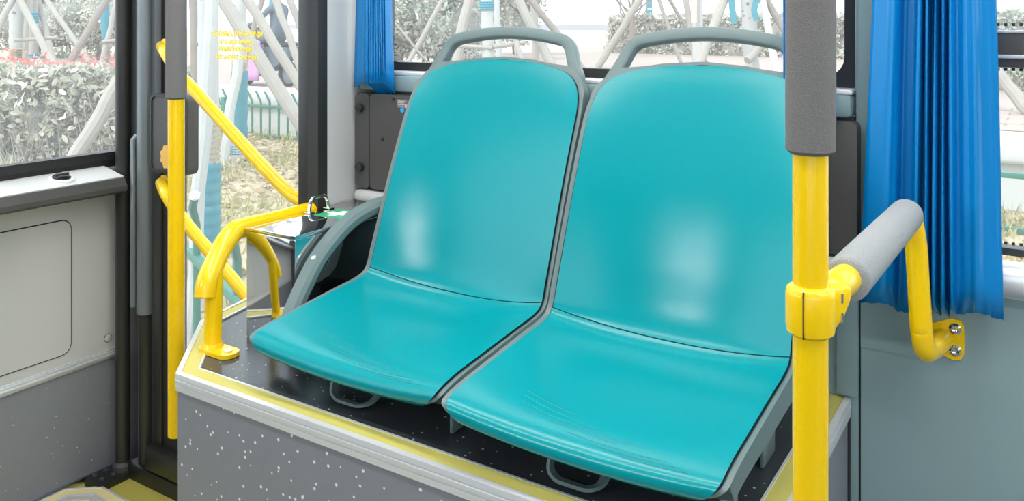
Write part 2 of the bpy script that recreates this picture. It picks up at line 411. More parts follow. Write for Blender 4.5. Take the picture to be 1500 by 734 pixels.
# front dash wall
wf = thing('wall_front', (XF, .6, 0), 'grey front dash wall left of the bus door', 'wall', kind='structure')
bm = bmesh.new(); box(bm, XF-.08, XF, YB, 1.552, .366, .95); obj('upper_panel', bm, DASHG, wf)
bm = bmesh.new(); box(bm, XF-.08, XF-.002, YB, 1.552, 0, .345); obj('lower_panel', bm, SPECK, wf, label='dark grey speckled lower panel')
bm = bmesh.new()
for k, (z0, z1, d) in enumerate(((.345, .352, .004), (.352, .361, .009), (.361, .369, .006), (.369, .374, .003))): box(bm, XF-.01, XF+d, YB, 1.545, z0, z1, bev=.001)
obj('aluminium_strip', bm, ALUW, wf)
bm = bmesh.new(); box(bm, XF-.01, XF+.006, YB, 1.46, 0.004, .022, bev=.002); obj('base_strip', bm, ALU, wf)
bm = bmesh.new(); prism(bm, rrect(.70, 1.386, .402, .797, .03), -.001, .002, MYZ(XF)); obj('hatch_gap', bm, SEAM, wf)
bm = bmesh.new(); prism(bm, rrect(.703, 1.383, .405, .794, .028), 0, .0035, MYZ(XF)); obj('hatch', bm, DASHG, wf, label='round cornered hatch')
p = ox(158, 495, XF)
bm = bmesh.new(); lathe(bm, [(.013, -.001), (.013, .0012)], p, 'X', 20); obj('plug_gap', bm, SEAM, wf)
bm = bmesh.new(); lathe(bm, [(.0115, -.001), (.0115, .002), (.010, .003)], p, 'X', 20); obj('plug', bm, DASHG, wf, label='round grey plug')
bm = bmesh.new()
prof = [(XF, .868), (XF+.112, .868), (XF+.12, .875), (XF+.12, .888), (XF+.104, .910), (XF, .93)]
prism(bm, [(x, z) for x, z in prof], YB, 1.487, Matrix(((1, 0, 0, 0), (0, 0, 1, 0), (0, 1, 0, 0), (0, 0, 0, 1)))); obj('ledge_front', bm, DKGREY, wf, smooth=25, label='dark grey ledge edge')
bm = bmesh.new()
prism(bm, [(XF, .929), (XF+.101, .909), (XF+.103, .914), (XF, .936)], YB, 1.487, Matrix(((1, 0, 0, 0), (0, 0, 1, 0), (0, 1, 0, 0), (0, 0, 0, 1)))); obj('ledge_top', bm, DASHL, wf, smooth=25, label='pale ledge top')
c = ox(90, 264, XF+.055); c.z = .9265
kn = thing('demister_outlet', c, 'round black air outlet in a white ring on the dash ledge', 'air outlet')
Mr = Matrix.Translation(c) @ Matrix.Rotation(math.radians(11), 4, 'Y') @ Matrix.Translation(-c)
bm = bmesh.new(); lathe(bm, [(.034, -.004), (.034, .003), (.028, .006), (.025, .003)], c, 'Z', 28); bm.transform(Mr); obj('outlet_ring', bm, WHITE, kn)
bm = bmesh.new(); lathe(bm, [(.024, 0), (.024, .007), (.018, .012), (.004, .014)], c, 'Z', 28); bm.transform(Mr); obj('outlet_ball', bm, BLACKG, kn)
bm = bmesh.new(); box(bm, c.x-.003, c.x+.003, c.y-.02, c.y+.02, c.z+.008, c.z+.017, bev=.001); bm.transform(Mr); obj('fin', bm, DKGREY, kn)
# windscreen
w3 = thing('window_3', (XF, .5, .95), 'left front windscreen above the dash ledge', 'window', kind='structure')
bm = bmesh.new(); ring_plate(bm, rrect(YB, 1.60, .93, 2.15, .01), rrect(YB+.06, 1.555, .975, 2.1, .03), 0, .035, MYZ(XF-.035)); obj('window_frame', bm, BLACK, w3)
bm = bmesh.new(); box(bm, XF-.03, XF-.025, YB+.02, 1.58, .95, 2.12); obj('pane', bm, GLASS, w3)
bm = bmesh.new(); box(bm, XF-.09, XF, YB, WT, 2.12, ZC); obj('header', bm, CEIL, w3)
# opposite wall with windows, rear wall
wo = thing('wall_opposite', (0, YB, 0), 'dark grey bus wall with two windows behind the camera', 'wall', kind='structure')
for b in ((XF-.08, XR, 0, .75), (XF-.08, XR, 2.1, ZC), (XF-.08, -.5, .75, 2.1), (1.0, 1.08, .75, 2.1), (XR-.1, XR, .75, 2.1)):
    bm = bmesh.new(); box(bm, b[0], b[1], YB-.07, YB, b[2], b[3]); obj('lower_panel' if b[2] == 0 else 'pillar', bm, DKGREY, wo)
for a, b in ((-.5, 1.0), (1.08, XR-.1)):
    bm = bmesh.new(); box(bm, a, b, YB-.04, YB-.035, .75, 2.1); obj('pane', bm, GLASS, wo)
t = thing('added_highlight_lamp', (-1.6, YB, 1.47), 'added white lamp panel behind the camera that makes the seat highlights', 'lamp')  # unseen lamp added to put the bright spots on the seat backs
part_box('added_lamp_housing', (-1.70, -1.52, YB, YB+.03, 1.49, 1.79), CEIL, t, bev=.006)
part_box('added_diffuser', (-1.685, -1.535, YB+.028, YB+.038, 1.505, 1.775), emit_mat('highlight_lamp_diffuser', (1, .98, .95), 34.0), t, bev=.004)
bm = bmesh.new(); box(bm, XR, XR+.06, YB-.07, WT, 0, ZC); obj('wall_rear', bm, WALLG, kind='structure', label='plain grey rear end wall of the bus', cat='wall')
# ------------------------------------------------------------------ door
DY = 1.53
dr = thing('door_1', (-1.88, DY, .03), 'black framed glass bus door with yellow grab bars', 'door', kind='structure')
bm = bmesh.new(); ring_plate(bm, rrect(-2.245, -1.535, .05, 2.15, .02), rrect(-2.13, -1.6, .20, 2.05, .03), 0, .035, MXZ(DY+.035)); obj('door_frame', bm, BLACK, dr)
bm = bmesh.new(); box(bm, -2.225, -2.19, DY-.008, DY+.01, .06, 2.14, bev=.004); obj('frame_rib', bm, DKPIPE, dr)
bm = bmesh.new(); box(bm, -2.15, -1.58, DY+.014, DY+.02, .18, 2.07); obj('pane', bm, GLASS, dr)
bm = bmesh.new(); box(bm, -2.24, -1.54, DY-.03, DY+.01, .06, .13, bev=.008); obj('bottom_rail', bm, DKPIPE, dr)
bm = bmesh.new(); box(bm, -2.34, -1.44, DY-.02, WT+.02, 0, .05, bev=.004); obj('threshold', bm, BLACK, dr)
bm = bmesh.new(); box(bm, -2.44, -2.245, 1.575, WT, 0, ZC); obj('jamb', bm, BLACK, dr)
bm = bmesh.new(); box(bm, -2.26, -1.54, DY+.0, WT, 2.15, ZC); obj('header', bm, DKGREY, dr)
def grab_bar(px):
    g = thing('grab_bar', oy(*px[0], DY-.02)); g.parent = dr; g.location = g.location-dr.location
    pts = [oy(px[0][0], px[0][1], DY-.012)]+[oy(u, v, DY-.06) for u, v in px[1:-1]]+[oy(px[-1][0], px[-1][1], DY-.03)]
    bm = bmesh.new(); tube(bm, smooth_path(pts, 8), .0165, 14); obj('bar', bm, YEL, g)
    q = oy(px[0][0], px[0][1], DY-.02)
    bm = bmesh.new(); prism(bm, rrect(q.x-.016, q.x+.02, q.z-.03, q.z+.022, .014), 0, .012, MXZ(DY+.0)); obj('end_plate', bm, YEL, g)
    bm = bmesh.new(); lathe(bm, [(.008, 0), (.008, .005), (.004, .008)], (q.x-.002, DY-.011, q.z+.004), 'Y', 12); obj('screw', bm, CHROME, g)
grab_bar([(237, 68), (243, 78), (262, 108), (290, 138), (340, 194), (395, 254), (425, 283), (447, 297), (460, 300)])
grab_bar([(236, 268), (243, 284), (256, 305), (290, 348), (340, 408), (380, 455), (410, 480)])
# printing on the door pane
for i, (body, u, v, sz) in enumerate((('ОСТАНЬО, ГТКЛОГОВДИ', 347, 53, .0166), ('НТО, БЕСПЛАТИД', 345, 64, .0152), ('КОМПОНОВАНИЕ', 345, 75, .0155), ('ОСТАНОВКЕ ОТКРЫТО', 347, 87, .0148))):
    q = oy(u, v, DY+.012)
    text_mesh('lettering', body, sz, Matrix.Translation(q) @ Matrix.Rotation(math.pi/2, 4, 'X'), YTEXT, dr)
# tubes at the door hinge
t = thing('door_hinge_tube', (-2.362, 1.515, 0), 'dark vertical tube on a bolted foot plate beside the dash wall', 'post')
part_tube('tube', [(-2.362, 1.512, .012), (-2.362, 1.512, ZC)], .021, DKPIPE, t, 18)
bm = bmesh.new(); prism(bm, rrect(-2.41, -2.325, 1.415, 1.535, .012), .004, .024); obj('foot_plate', bm, BLACK, t, smooth=20)
bm = bmesh.new(); lathe(bm, [(.03, .022), (.03, .04), (.022, .048)], (-2.362, 1.512, 0), 'Z', 20); obj('collar', bm, DKGREY, t)
for y in (1.44, 1.475):
    for x in (-2.39, -2.352):
        bm = bmesh.new(); lathe(bm, [(.008, .023), (.008, .029), (.004, .031)], (x, y, 0), 'Z', 6); obj('bolt', bm, DKGREY, t)
t = thing('door_post', (-2.288, 1.545, 0), 'grey anodised door post between the dark tube and the door', 'post')
part_tube('post', [(-2.292, 1.545, .05), (-2.292, 1.545, ZC)], .024, DKPIPE, t, 18)
part_tube('sleeve', [(-2.288, 1.54, .50), (-2.288, 1.54, ZC)], .027, GRPIPE, t, 18, label='grey anodised sleeve')
part_tube('guide_rod', [(-2.315, 1.515, .52), (-2.315, 1.515, 1.02), (-2.312, 1.525, 1.03)], .009, GRPIPE, t, 10)
# emergency valve box on the door
t = thing('emergency_valve_box', (-2.13, DY-.02, .94), 'dark rounded emergency valve box behind the left yellow pole on the door', 'box')
bm = bmesh.new(); prism(bm, rrect(-2.20, -2.03, .94, 1.165, .022), 0, .035, MXZ(DY)); obj('valve_case', bm, DKGREY, t, smooth=25)
bm = bmesh.new(); ring_plate(bm, rrect(-2.20, -2.03, .94, 1.165, .022), rrect(-2.192, -2.038, .948, 1.157, .016), 0, .004, MXZ(DY-.035)); obj('valve_rim', bm, BLACK, t)
q = oy(249, 230, DY-.045)
bm = bmesh.new(); pts = []
for k in range(64):
    a = 2*math.pi*k/64; r = .034+.0028*math.cos(a*9); pts.append((q.x+r*math.cos(a), q.z+r*math.sin(a)))
prism(bm, pts, 0, .016, MXZ(DY-.036)); obj('scalloped_knob', bm, ORANGE, t, label='pale orange scalloped knob')

# ================================================================== SEAT PLATFORM
pf = thing('seat_platform', (-.9, 1.25, 0), 'dark speckled raised platform with silver and yellow edging under the seats', 'platform')
poly = [(-.302, WY-.002), (-1.441, WY-.002), (-1.441, 1.415), (-1.64, 1.415), (-1.591, 1.208), (-1.392, 1.003), (-.302, 1.003)]
bm = bmesh.new(); prism(bm, [(x, y) for x, y in poly], .004, DECK-.028); obj('side_panels', bm, SPECK, pf, smooth=0)
inner = [(-.31, WY-.002), (-1.441, WY-.002), (-1.441, 1.41), (-1.633, 1.41), (-1.585, 1.211), (-1.389, 1.011), (-.31, 1.011)]
bm = bmesh.new(); prism(bm, inner, DECK-.028, DECK-.001); obj('deck', bm, SPECKD, pf, smooth=0)
path = [(-1.64, 1.415), (-1.591, 1.208), (-1.392, 1.003), (-.302, 1.003), (-.302, WY-.003)]
bm = bmesh.new()
sweep2d(bm, path, [(.001, DECK-.030), (-.004, DECK-.030), (-.004, DECK-.021), (-.002, DECK-.020), (-.002, DECK-.018), (-.005, DECK-.017), (-.005, DECK-.010), (-.003, DECK-.009), (-.003, DECK-.007), (-.005, DECK-.006), (-.004, DECK+.002), (.006, DECK+.003), (.006, DECK-.002)])
sweep2d(bm, path, [(.034, DECK-.003), (.034, DECK+.0025), (.038, DECK+.0025), (.039, DECK-.003)])
obj('edge_trim', bm, ALUW, pf, smooth=20, label='ridged silver edging')
bm = bmesh.new(); sweep2d(bm, path, [(.006, DECK-.003), (.006, DECK+.0012), (.034, DECK+.0012), (.034, DECK-.003)]); obj('yellow_strip', bm, YINLAY, pf, smooth=0, label='yellow inlay strip')
bm = bmesh.new(); box(bm, -.302, -.298, WY-.012, WY-.002, .01, DECK-.03); obj('corner_seal', bm, BLACK, pf)

# ================================================================== SEATS
PROF = [((1.056, .752), (1.052, .766)), ((1.036, .768), (1.030, .784)), ((1.041, .787), (1.034, .803)), ((1.075, .798), (1.075, .814)), ((1.15, .800), (1.15, .822)),
        ((1.25, .801), (1.25, .832)), ((1.325, .806), (1.31, .838)), ((1.366, .822), (1.338, .850)), ((1.39, .862), (1.354, .888)), ((1.415, .95), (1.381, .962)),
        ((1.448, 1.06), (1.421, 1.068)), ((1.485, 1.17), (1.466, 1.175)), ((1.512, 1.25), (1.501, 1.25)), ((1.526, 1.29), (1.520, 1.29)), ((1.538, 1.33), (1.535, 1.33)), ((1.546, 1.372), (1.546, 1.372))]
NP = len(PROF)-1; HW = .211
CC = smooth_path([(0, a[0], a[1]) for a, b in PROF], 12); EE = smooth_path([(0, b[0], b[1]) for a, b in PROF], 12)
def surf(q, t):
    """t in profile index units"""
    k = max(0, min(NP-1e-6, t))*12; i = int(k); f = k-i
    C = CC[i].lerp(CC[i+1], f); E = EE[i].lerp(EE[i+1], f); s = min(1.15, abs(q)/HW)**2.2
    p = C.lerp(E, s); return V(q, p.y, p.z)
def snorm(q, t):
    e = .05; du = surf(q+.004, t)-surf(q-.004, t); dv = surf(q, min(t+e, NP-.001))-surf(q, max(t-e, 0))
    n = du.cross(dv); n.normalize(); return n if (n.z > 0 or n.y < 0) else -n
def hw_teal(t, g=0.0):
    """half width of the teal skin at profile position t; g grows it"""
    t0, t1 = -.0, 13.0; w = HW+g
    ge = g/.045
    a = (t-(t0-ge*.4))/2.4
    if a < 1: w = min(w, (HW+g)-.055*(1-max(0, a))**2.0)
    if t > 10.9:
        zz = (t-10.9)/(t1+ge*.85-10.9); zz = min(1, max(0, zz)); w = min(w, (HW+g)*max(0, (1-zz**2.6))**.52)
    return w
def panel(bm, t0, t1, g, off, thick, ns=26, nt=70, wf=None, tl=None):
    """closed sheet over the seat surface between t0 and t1; off = front offset along normal"""
    ts = [t0+(t1-t0)*(1-math.cos(math.pi*.5*k/nt)) if False else t0+(t1-t0)*k/nt for k in range(nt+1)]
    F = []; B = []
    for t in ts:
        w_ = wf(t) if wf else hw_teal(t, g); w_ = max(w_, .004); fr = []; bk = []
        for j in range(ns+1):
            s = -1+2*j/ns; s = math.sin(s*math.pi/2)*.5+s*.5; q = w_*s
            tt = tl(t, q) if tl else t
            p = surf(q, tt); n = snorm(q, tt)
            ed = 1 if (j in (0, ns)) else 0
            fr.append(bm.verts.new(p+n*off)); bk.append(bm.verts.new(V(p.x*(1-.02), p.y, p.z)+n*(off-thick)))
        F.append(fr); B.append(bk)
    m = len(ts)-1
    for i in range(m):
        for j in range(ns):
            bm.faces.new((F[i][j], F[i][j+1], F[i+1][j+1], F[i+1][j])); bm.faces.new((B[i][j], B[i+1][j], B[i+1][j+1], B[i][j+1]))
        bm.faces.new((F[i][0], F[i+1][0], B[i+1][0], B[i][0])); bm.faces.new((F[i][ns], B[i][ns], B[i+1][ns], F[i+1][ns]))
    for i in (0, m):
        for j in range(ns): bm.faces.new((F[i][j], B[i][j], B[i][j+1], F[i][j+1]))
def hw_shell(t):
    w_ = hw_teal(t, .0095)
    if t > 11.6:   # shoulders run on into the handle legs
        w_ = max(w_, min(HW+.0095, .2165-.052*(max(0, t-11.7)/1.2)**1.15)) if t < 12.78 else w_
    return w_
ZSEAT = V(-1.005, 0, 0)
def make_seat(cx):
    root = thing('bus_seat', (cx, 1.2, DECK))
    def place(bm): bm.transform(Matrix.Translation((cx, 0, 0))); return bm
    bm = bmesh.new(); panel(bm, -.0, 13.18, .0095, -.004, .03, wf=hw_shell, nt=96); obj('seat_shell', place(bm), SHELL, root, smooth=50, label='grey shell and rim')
    bm = bmesh.new(); panel(bm, .12, 13.03, .0015, -.0028, .004, nt=80); obj('edge_seam', place(bm), SEAM, root, smooth=50, label='dark line round the teal skin')
    crease = lambda t, q: t
    bm = bmesh.new(); panel(bm, .16, 7.06, 0, 0.0, .005, nt=60); obj('seat_skin', place(bm), TEAL, root, smooth=50, label='teal seat skin')
    bm = bmesh.new(); panel(bm, 7.11, 12.98, 0, 0.0, .005, nt=70); obj('back_skin', place(bm), TEAL, root, smooth=50, label='teal backrest skin')
    # handle loop
    hp = [(-.196, 11.7), (-.187, 12.2), (-.176, 12.7), (-.166, 13.25), (-.157, 13.75), (-.142, 14.08), (-.112, 14.25), (-.058, 14.42), (0, 14.49)]; hp += [(-q, t) for q, t in hp[-2::-1]]
    pts = [surf(q, t)+snorm(q, t)*(-.016 if t > 12.3 else -.019) for q, t in hp]
    pf_ = [(math.copysign(abs(math.cos(a))**.5, math.cos(a))*.012, math.copysign(abs(math.sin(a))**.5, math.sin(a))*.0128) for a in [2*math.pi*k/20 for k in range(20)]]
    sp = smooth_path(pts, 7); nn = len(sp)
    bm = bmesh.new(); tube(bm, sp, [min(1, .55+.05*min(k, nn-1-k)) for k in range(nn)], prof=pf_, up=(0, -1, .3)); obj('grab_handle', place(bm), SHELL, root, smooth=50)
    # fine curved grooves near the front edge
    bm = bmesh.new()
    for k, (t, q0, q1, dip) in enumerate(((2.95, -.10, .055, .9), (3.1, -.115, .10, .9), (3.28, -.12, .02, .9), (3.45, -.125, -.03, .9), (2.75, -.02, .13, .9), (2.6, .03, .15, .9), (2.45, .07, .165, .9))):
        pp = []
        for j in range(15):
            q = q0+(q1-q0)*j/14; tt = t-.9*(q+.05)*2.0+6*q*q
            pp.append(surf(q, tt)+snorm(q, tt)*-.0002)
        tube(bm, pp, .0007, 5)
    obj('embossed_lines', place(bm), TEALG, root, smooth=0, label='fine darker curved lines')
    # underside: rails, straps, side plates
    for x in (-.13, .13):
        part_box('mounting_rail', (cx+x-.012, cx+x+.012, 1.17, 1.36, DECK, DECK+.06), SHELL, root, bev=.004)
    pp = [(cx-.064, 1.10, .765), (cx-.063, 1.085, DECK+.014), (cx-.05, 1.084, DECK+.004), (cx+.0, 1.084, DECK+.004), (cx+.012, 1.10, DECK+.005), (cx+.012, 1.16, DECK+.03)]
    part_tube('front_strap', fillet(pp, .009), 1.0, SHELL, root, prof=[(-.0025, -.007), (.0025, -.007), (.0025, .007), (-.0025, .007)], up=(1, 0, 0), smooth=40)
    for y in (1.125, 1.30):
        part_box('side_plate', (cx+.186, cx+.192, y-.03, y+.03, DECK+.001, .765), SHELL, root, bev=.002)
    return root
seatA = make_seat(-1.005)
put(seatA, 'left teal plastic bus seat with a curved grey armrest on its left', 'seat', 'teal bus seats on the platform')
seatB = copy_tree(seatA, None, (-.552, 1.184, DECK)); seatB.scale = (1, 1.05, 1)
put(seatB, 'right teal plastic bus seat without armrest, nearest the yellow floor pole', 'seat', 'teal bus seats on the platform')
ar = [(-1.255, 1.13, .735), (-1.262, 1.165, .79), (-1.265, 1.205, .845), (-1.265, 1.25, .895), (-1.262, 1.325, .944), (-1.25, 1.40, .966), (-1.222, 1.43, .97)]
part_tube('armrest', smooth_path(ar, 7), 1.0, SHELL, seatA, prof=[(-.012, -.014), (-.006, -.018), (.006, -.018), (.014, -.012), (.014, .012), (.006, .018), (-.006, .018), (-.012, .014)], up=(0, -.6, .8), smooth=30)
part_tube('armrest_screw', [(-1.264, 1.228, .89), (-1.264, 1.226, .8925)], .006, ALUW, seatA, 10)

seatA.scale = (1, 1.02, 1)

# ================================================================== THINGS ROUND THE SEATS
# first-aid box
fb = thing('first_aid_box', (-1.365, 1.38, DECK), 'polished steel first aid box with a green cross sticker on its lid', 'box')
part_box('case', (-1.438, -1.292, 1.203, WY-.003, DECK, .928), STEEL, fb, bev=.002)
part_box('lid', (-1.4405, -1.289, 1.200, WY-.003, .929, .937), STEEL, fb, bev=.0015)
st = part_box('cross_sticker', (-1.397, -1.321, 1.357, 1.434, .937, .9376), GREENS, fb, bev=0, label='green sticker with white cross')
bm = bmesh.new(); cxx, cyy = -1.359, 1.3955; a, b_ = .009, .026
prism(bm, [(cxx+x, cyy+y) for x, y in ((a, a), (b_, a), (b_, -a), (a, -a), (a, -b_), (-a, -b_), (-a, -a), (-b_, -a), (-b_, a), (-a, a), (-a, b_), (a, b_))][::-1], .9376, .938); obj('cross', bm, WHITE, st, smooth=0)
hpz = [(-1.42, 1.365, .938), (-1.421, 1.369, .958), (-1.421, 1.377, .969), (-1.421, 1.415, .969), (-1.421, 1.423, .958), (-1.42, 1.427, .938)]
part_tube('lid_handle', fillet(hpz, .008), .0045, CHROME, fb, 10)
for y in (1.365, 1.427): part_box('handle_foot', (-1.431, -1.409, y-.008, y+.008, .937, .940), CHROME, fb, bev=.001)
# yellow rail on the platform beside the box
yr = thing('yellow_platform_rail', (-1.43, 1.11, DECK), 'short yellow grab rail bending down on a floor flange beside the steel box', 'rail')
rp = [(-1.468, 1.44, .926), (-1.468, 1.30, .926), (-1.466, 1.225, .928), (-1.463, 1.19, .925), (-1.455, 1.155, .902), (-1.445, 1.125, .872), (-1.438, 1.104, .846), (-1.434, 1.096, .818)]
part_tube('rail_tube', smooth_path(rp, 6), .0215, YEL, yr, 18, dome=.004)
part_tube('upright', [(-1.434, 1.114, DECK+.002), (-1.438, 1.122, .862)], .0175, YEL, yr, 18)
bm = bmesh.new(); prism(bm, rrect(-1.459, -1.365, 1.09, 1.135, .02), DECK, DECK+.008); obj('flange', bm, YEL, yr, smooth=25)
bm = bmesh.new(); lathe(bm, [(.008, DECK+.007), (.008, DECK+.011), (.004, DECK+.0115)], (-1.385, 1.113, 0), 'Z', 14); obj('screw', bm, CHROME, yr)
part_tube('collar', [(-1.434, 1.114, DECK+.006), (-1.434, 1.114, DECK+.016)], [.023, .0185], YEL, yr, 18)
# poles
def pole(x, y, z0, r, fr, fz, label, flange):
    t = thing('grab_pole', (x, y, z0), label, 'pole', 'upright yellow grab poles')
    part_tube('tube', [(x, y, z0), (x, y, z0+.01), (x, y, ZC-.01)], [r, r, r], YEL, t, 22, dome=.0)
    part_tube('foam_grip', [(x, y, fz), (x, y, fz+.004), (x, y, 2.0), (x, y, 2.004)], [fr-.005, fr, fr, fr-.005], FOAM, t, 26, label='grey foam grip', smooth=50)
    return t
zb = 1.37-1.88*604/1235
pA = pole(-1.643, 1.18, zb, .0178, .0225, 1.37-1.88*112/1235, 'yellow pole with grey foam grip in front of the bus door', False)
part_tube('wall_bracket', [(-1.643, 1.18, .56), (-1.60, 1.225, .56)], .012, YEL, pA, 10)
pB = pole(-.208, .893, .004, .0176, .0246, 1.37-.865*192/1235, 'nearest tall yellow pole with grey foam grip at the right seat corner', True)
part_tube('foot_ring', [(-.208, .893, .004), (-.208, .893, .02)], [.035, .02], YEL, pB, 20)
# handrail from pole to wall
hr = thing('handrail', (-.187, 1.25, 1.05), 'yellow handrail with grey foam sleeve from the pole to the wall below the curtain', 'rail')
px_, py_ = -.208, .893
bm = bmesh.new(); lathe(bm, [(.0182, 1.050), (.0235, 1.054), (.0245, 1.060), (.0245, 1.092), (.0232, 1.098), (.0182, 1.102)], (px_, py_, 0), 'Z', 28)
obj('clamp', bm, YEL, hr, smooth=40)
bm = bmesh.new(); M = Matrix.Translation((px_, py_, 0)) @ Matrix.Rotation(math.radians(50), 4, 'Z')
rows = []
for x, z0, z1, hw_ in ((.004, 1.053, 1.101, .014), (.020, 1.054, 1.101, .0145), (.030, 1.064, 1.101, .0142), (.037, 1.078, 1.100, .0135), (.0405, 1.086, 1.098, .012)):
    c_ = (z0+z1)/2; h_ = (z1-z0)/2; rows.append([bm.verts.new(V(x, math.copysign(abs(math.cos(a))**.45, math.cos(a))*hw_, c_+math.copysign(abs(math.sin(a))**.45, math.sin(a))*h_)) for a in [2*math.pi*(k+.5)/20 for k in range(20)]])
for i in range(len(rows)-1):
    for k in range(20): bm.faces.new((rows[i][k], rows[i][(k+1) % 20], rows[i+1][(k+1) % 20], rows[i+1][k]))
bm.faces.new(rows[0]); bm.faces.new(rows[-1]); bm.transform(M); obj('clamp_lobe', bm, YEL, hr, smooth=50)
part_box('clamp_split', (px_-.0018, px_-.0004, py_-.0249, py_-.02, 1.052, 1.099), SEAM, hr, bev=0).data
mm = Matrix.Translation((px_, py_, 0)) @ Matrix.Rotation(math.radians(50), 4, 'Z')
for z in (1.089, 1.069):
    bm = bmesh.new(); box(bm, .026, .0285, -.0150, -.0125, z-.005, z+.005); bm.transform(mm); obj('clamp_screw', bm, CHROME, hr)
part_tube('elbow', smooth_path([(-.200, .912, 1.084), (-.192, .93, 1.092), (-.188, .96, 1.092), (-.187, 1.0, 1.091)], 6), .0165, YEL, hr, 18)
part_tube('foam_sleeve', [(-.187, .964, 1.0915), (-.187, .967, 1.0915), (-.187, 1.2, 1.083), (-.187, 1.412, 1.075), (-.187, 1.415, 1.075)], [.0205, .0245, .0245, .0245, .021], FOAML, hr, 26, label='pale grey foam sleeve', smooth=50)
rp = [(-.187, 1.37, 1.076), (-.187, 1.45, 1.073), (-.180, 1.463, 1.03), (-.172, 1.465, .88), (-.168, 1.475, .848), (-.160, 1.52, .842), (-.152, 1.572, .842)]
part_tube('rail_tube', smooth_path(fillet(rp, .03, 4), 2), .0165, YEL, hr, 18, label='yellow tube bent down to the wall')
bm = bmesh.new(); c0 = oy(1390, 500, WY)
prism(bm, [(-.178, .832), (-.174, .822), (-.136, .809), (-.126, .812), (-.121, .822), (-.121, .868), (-.126, .876), (-.140, .878), (-.174, .862), (-.178, .852)], 0, .006, MXZ(WY)); obj('wall_flange', bm, YEL, hr, smooth=25)
for z in (.862, .826):
    bm = bmesh.new(); lathe(bm, [(.0095, .005), (.0095, .0075), (.006, .0095), (.003, .0075)], (-.134, WY, z), 'Y', 16); obj('screw', bm, CHROME, hr)
# heater cover
hc = thing('heater_cover', (-.86, WY, .972), 'long black heater cover on the wall behind the seats', 'heater cover')
HYF = .045
def hcov(name, x0, x1, **k):
    bm = bmesh.new(); prism(bm, rrect(x0, x1, .968, 1.198, .012), 0, HYF, MXZ(WY-.001)); obj(name, bm, DKGREY, hc, smooth=25, **k)
hcov('end_panel', -1.437, -1.392); hcov('main_cover', -1.390, -.375); hcov('end_panel', -.373, -.280)
for x in (-1.418, -.335):
    for z in (1.018, 1.163):
        bm = bmesh.new(); lathe(bm, [(.0105, 0), (.0115, .006), (.0105, .011), (.005, .013)], (x, WY-HYF-.001, z), 'Y', 16); obj('knob', bm, DKPIPE, hc)
part_box('top_gap_rail', (-1.41, -.29, WY-.02, WY-.001, 1.198, 1.204), BLACK, hc, bev=0)  # black strip closing the gap between heater cover and sill
for u, v in ((577, 145), (561, 203)):
    q = oy(u, v, WY-HYF); bm = bmesh.new(); lathe(bm, [(.004, 0), (.004, .003), (.002, .004)], (q.x, WY-HYF-.001, q.z), 'Y', 10); obj('screw', bm, BLACK, hc)
q = oy(590, 152, WY-HYF); bm = bmesh.new(); box(bm, q.x-.016, q.x+.016, WY-HYF-.002, WY-HYF-.0008, q.z-.01, q.z+.01); lb = obj('type_label', bm, GLABEL, hc, label='small faded grey and red label')
bm = bmesh.new()
for k in range(4): box(bm, q.x-.013, q.x+.008-.004*(k % 2), WY-HYF-.0024, WY-HYF-.0018, q.z+.0055-k*.0042, q.z+.0072-k*.0042)
box(bm, q.x+.008, q.x+.015, WY-HYF-.0024, WY-HYF-.0018, q.z-.009, q.z-.001)
obj('label_print', bm, PILLG, lb, smooth=0)
q = oy(590, 161, WY-HYF); bm = bmesh.new(); lathe(bm, [(.0062, 0), (.0062, .0014)], (q.x, WY-HYF-.0008, q.z), 'Y', 20); obj('round_sticker', bm, SKYBLUE, hc, label='small round blue sticker')
# curtains
def curtain(name, label, top, bot, y, z0, z1, pattern, amp, skew=0, seed=1, tie=None):
    """pattern: list of (fraction along width, depth -1..1); top/bot: (x0,x1)"""
    rnd = random.Random(seed); rows = 26
    pts = []
    for i in range(len(pattern)-1):
        a, b = pattern[i], pattern[i+1]; n = 4
        for k in range(n):
            f = k/n; g = f*f*(3-2*f); pts.append((a[0]+(b[0]-a[0])*f, a[1]+(b[1]-a[1])*g))
    pts.append(pattern[-1])
    ph = [rnd.uniform(-1, 1) for _ in pts]
    vs = []; fs = []; n = len(pts)
    for r in range(rows+1):
        f = r/rows; e = f**1.15
        xa = bot[0]+(top[0]-bot[0])*e; xb = bot[1]+(top[1]-bot[1])*e
        for k, (s, d) in enumerate(pts):
            sag = skew*(1-s)+.0015*ph[k]+.018*d
            z = z0+(z1-z0)*f+(sag*(1-f)); wob = .0009*math.sin(9*f+3*ph[k])
            vs.append((xa+(xb-xa)*s+wob, y-amp*d*(1-.45*f)+.0006*math.sin(6*f+ph[k]*2), z))
    for r in range(rows):
        for k in range(n-1): fs.append((r*n+k, r*n+k+1, (r+1)*n+k+1, (r+1)*n+k))
    o = raw(name, vs, fs, BLUE, smooth=True, label=label, cat='curtain', group='blue curtains on the bus windows')
    md = o.modifiers.new('thick', 'SOLIDIFY'); md.thickness = .0012; md.offset = 0
    return o
ple = lambda a, b, n, lo=-1, hi=1: [(a+(b-a)*k/(n*2), hi if k % 2 == 0 else lo) for k in range(n*2+1)]
curtain('curtain', 'narrow pleated blue curtain at the left end of the window behind the seats', (-1.412, -1.352), (-1.43, -1.318), WY-.05, 1.212, 2.0, [(0, .3), (.42, .9)]+ple(.45, 1.0, 8, -.9, .9), .02, skew=-.004, seed=3)
curtain('curtain', 'blue curtain mostly hidden behind the foam grip of the right pole', (-.40, -.316), (-.40, -.310), WY-.05, 1.188, 2.0, ple(0, .8, 5)+[(1.0, .5)], .016, seed=5)
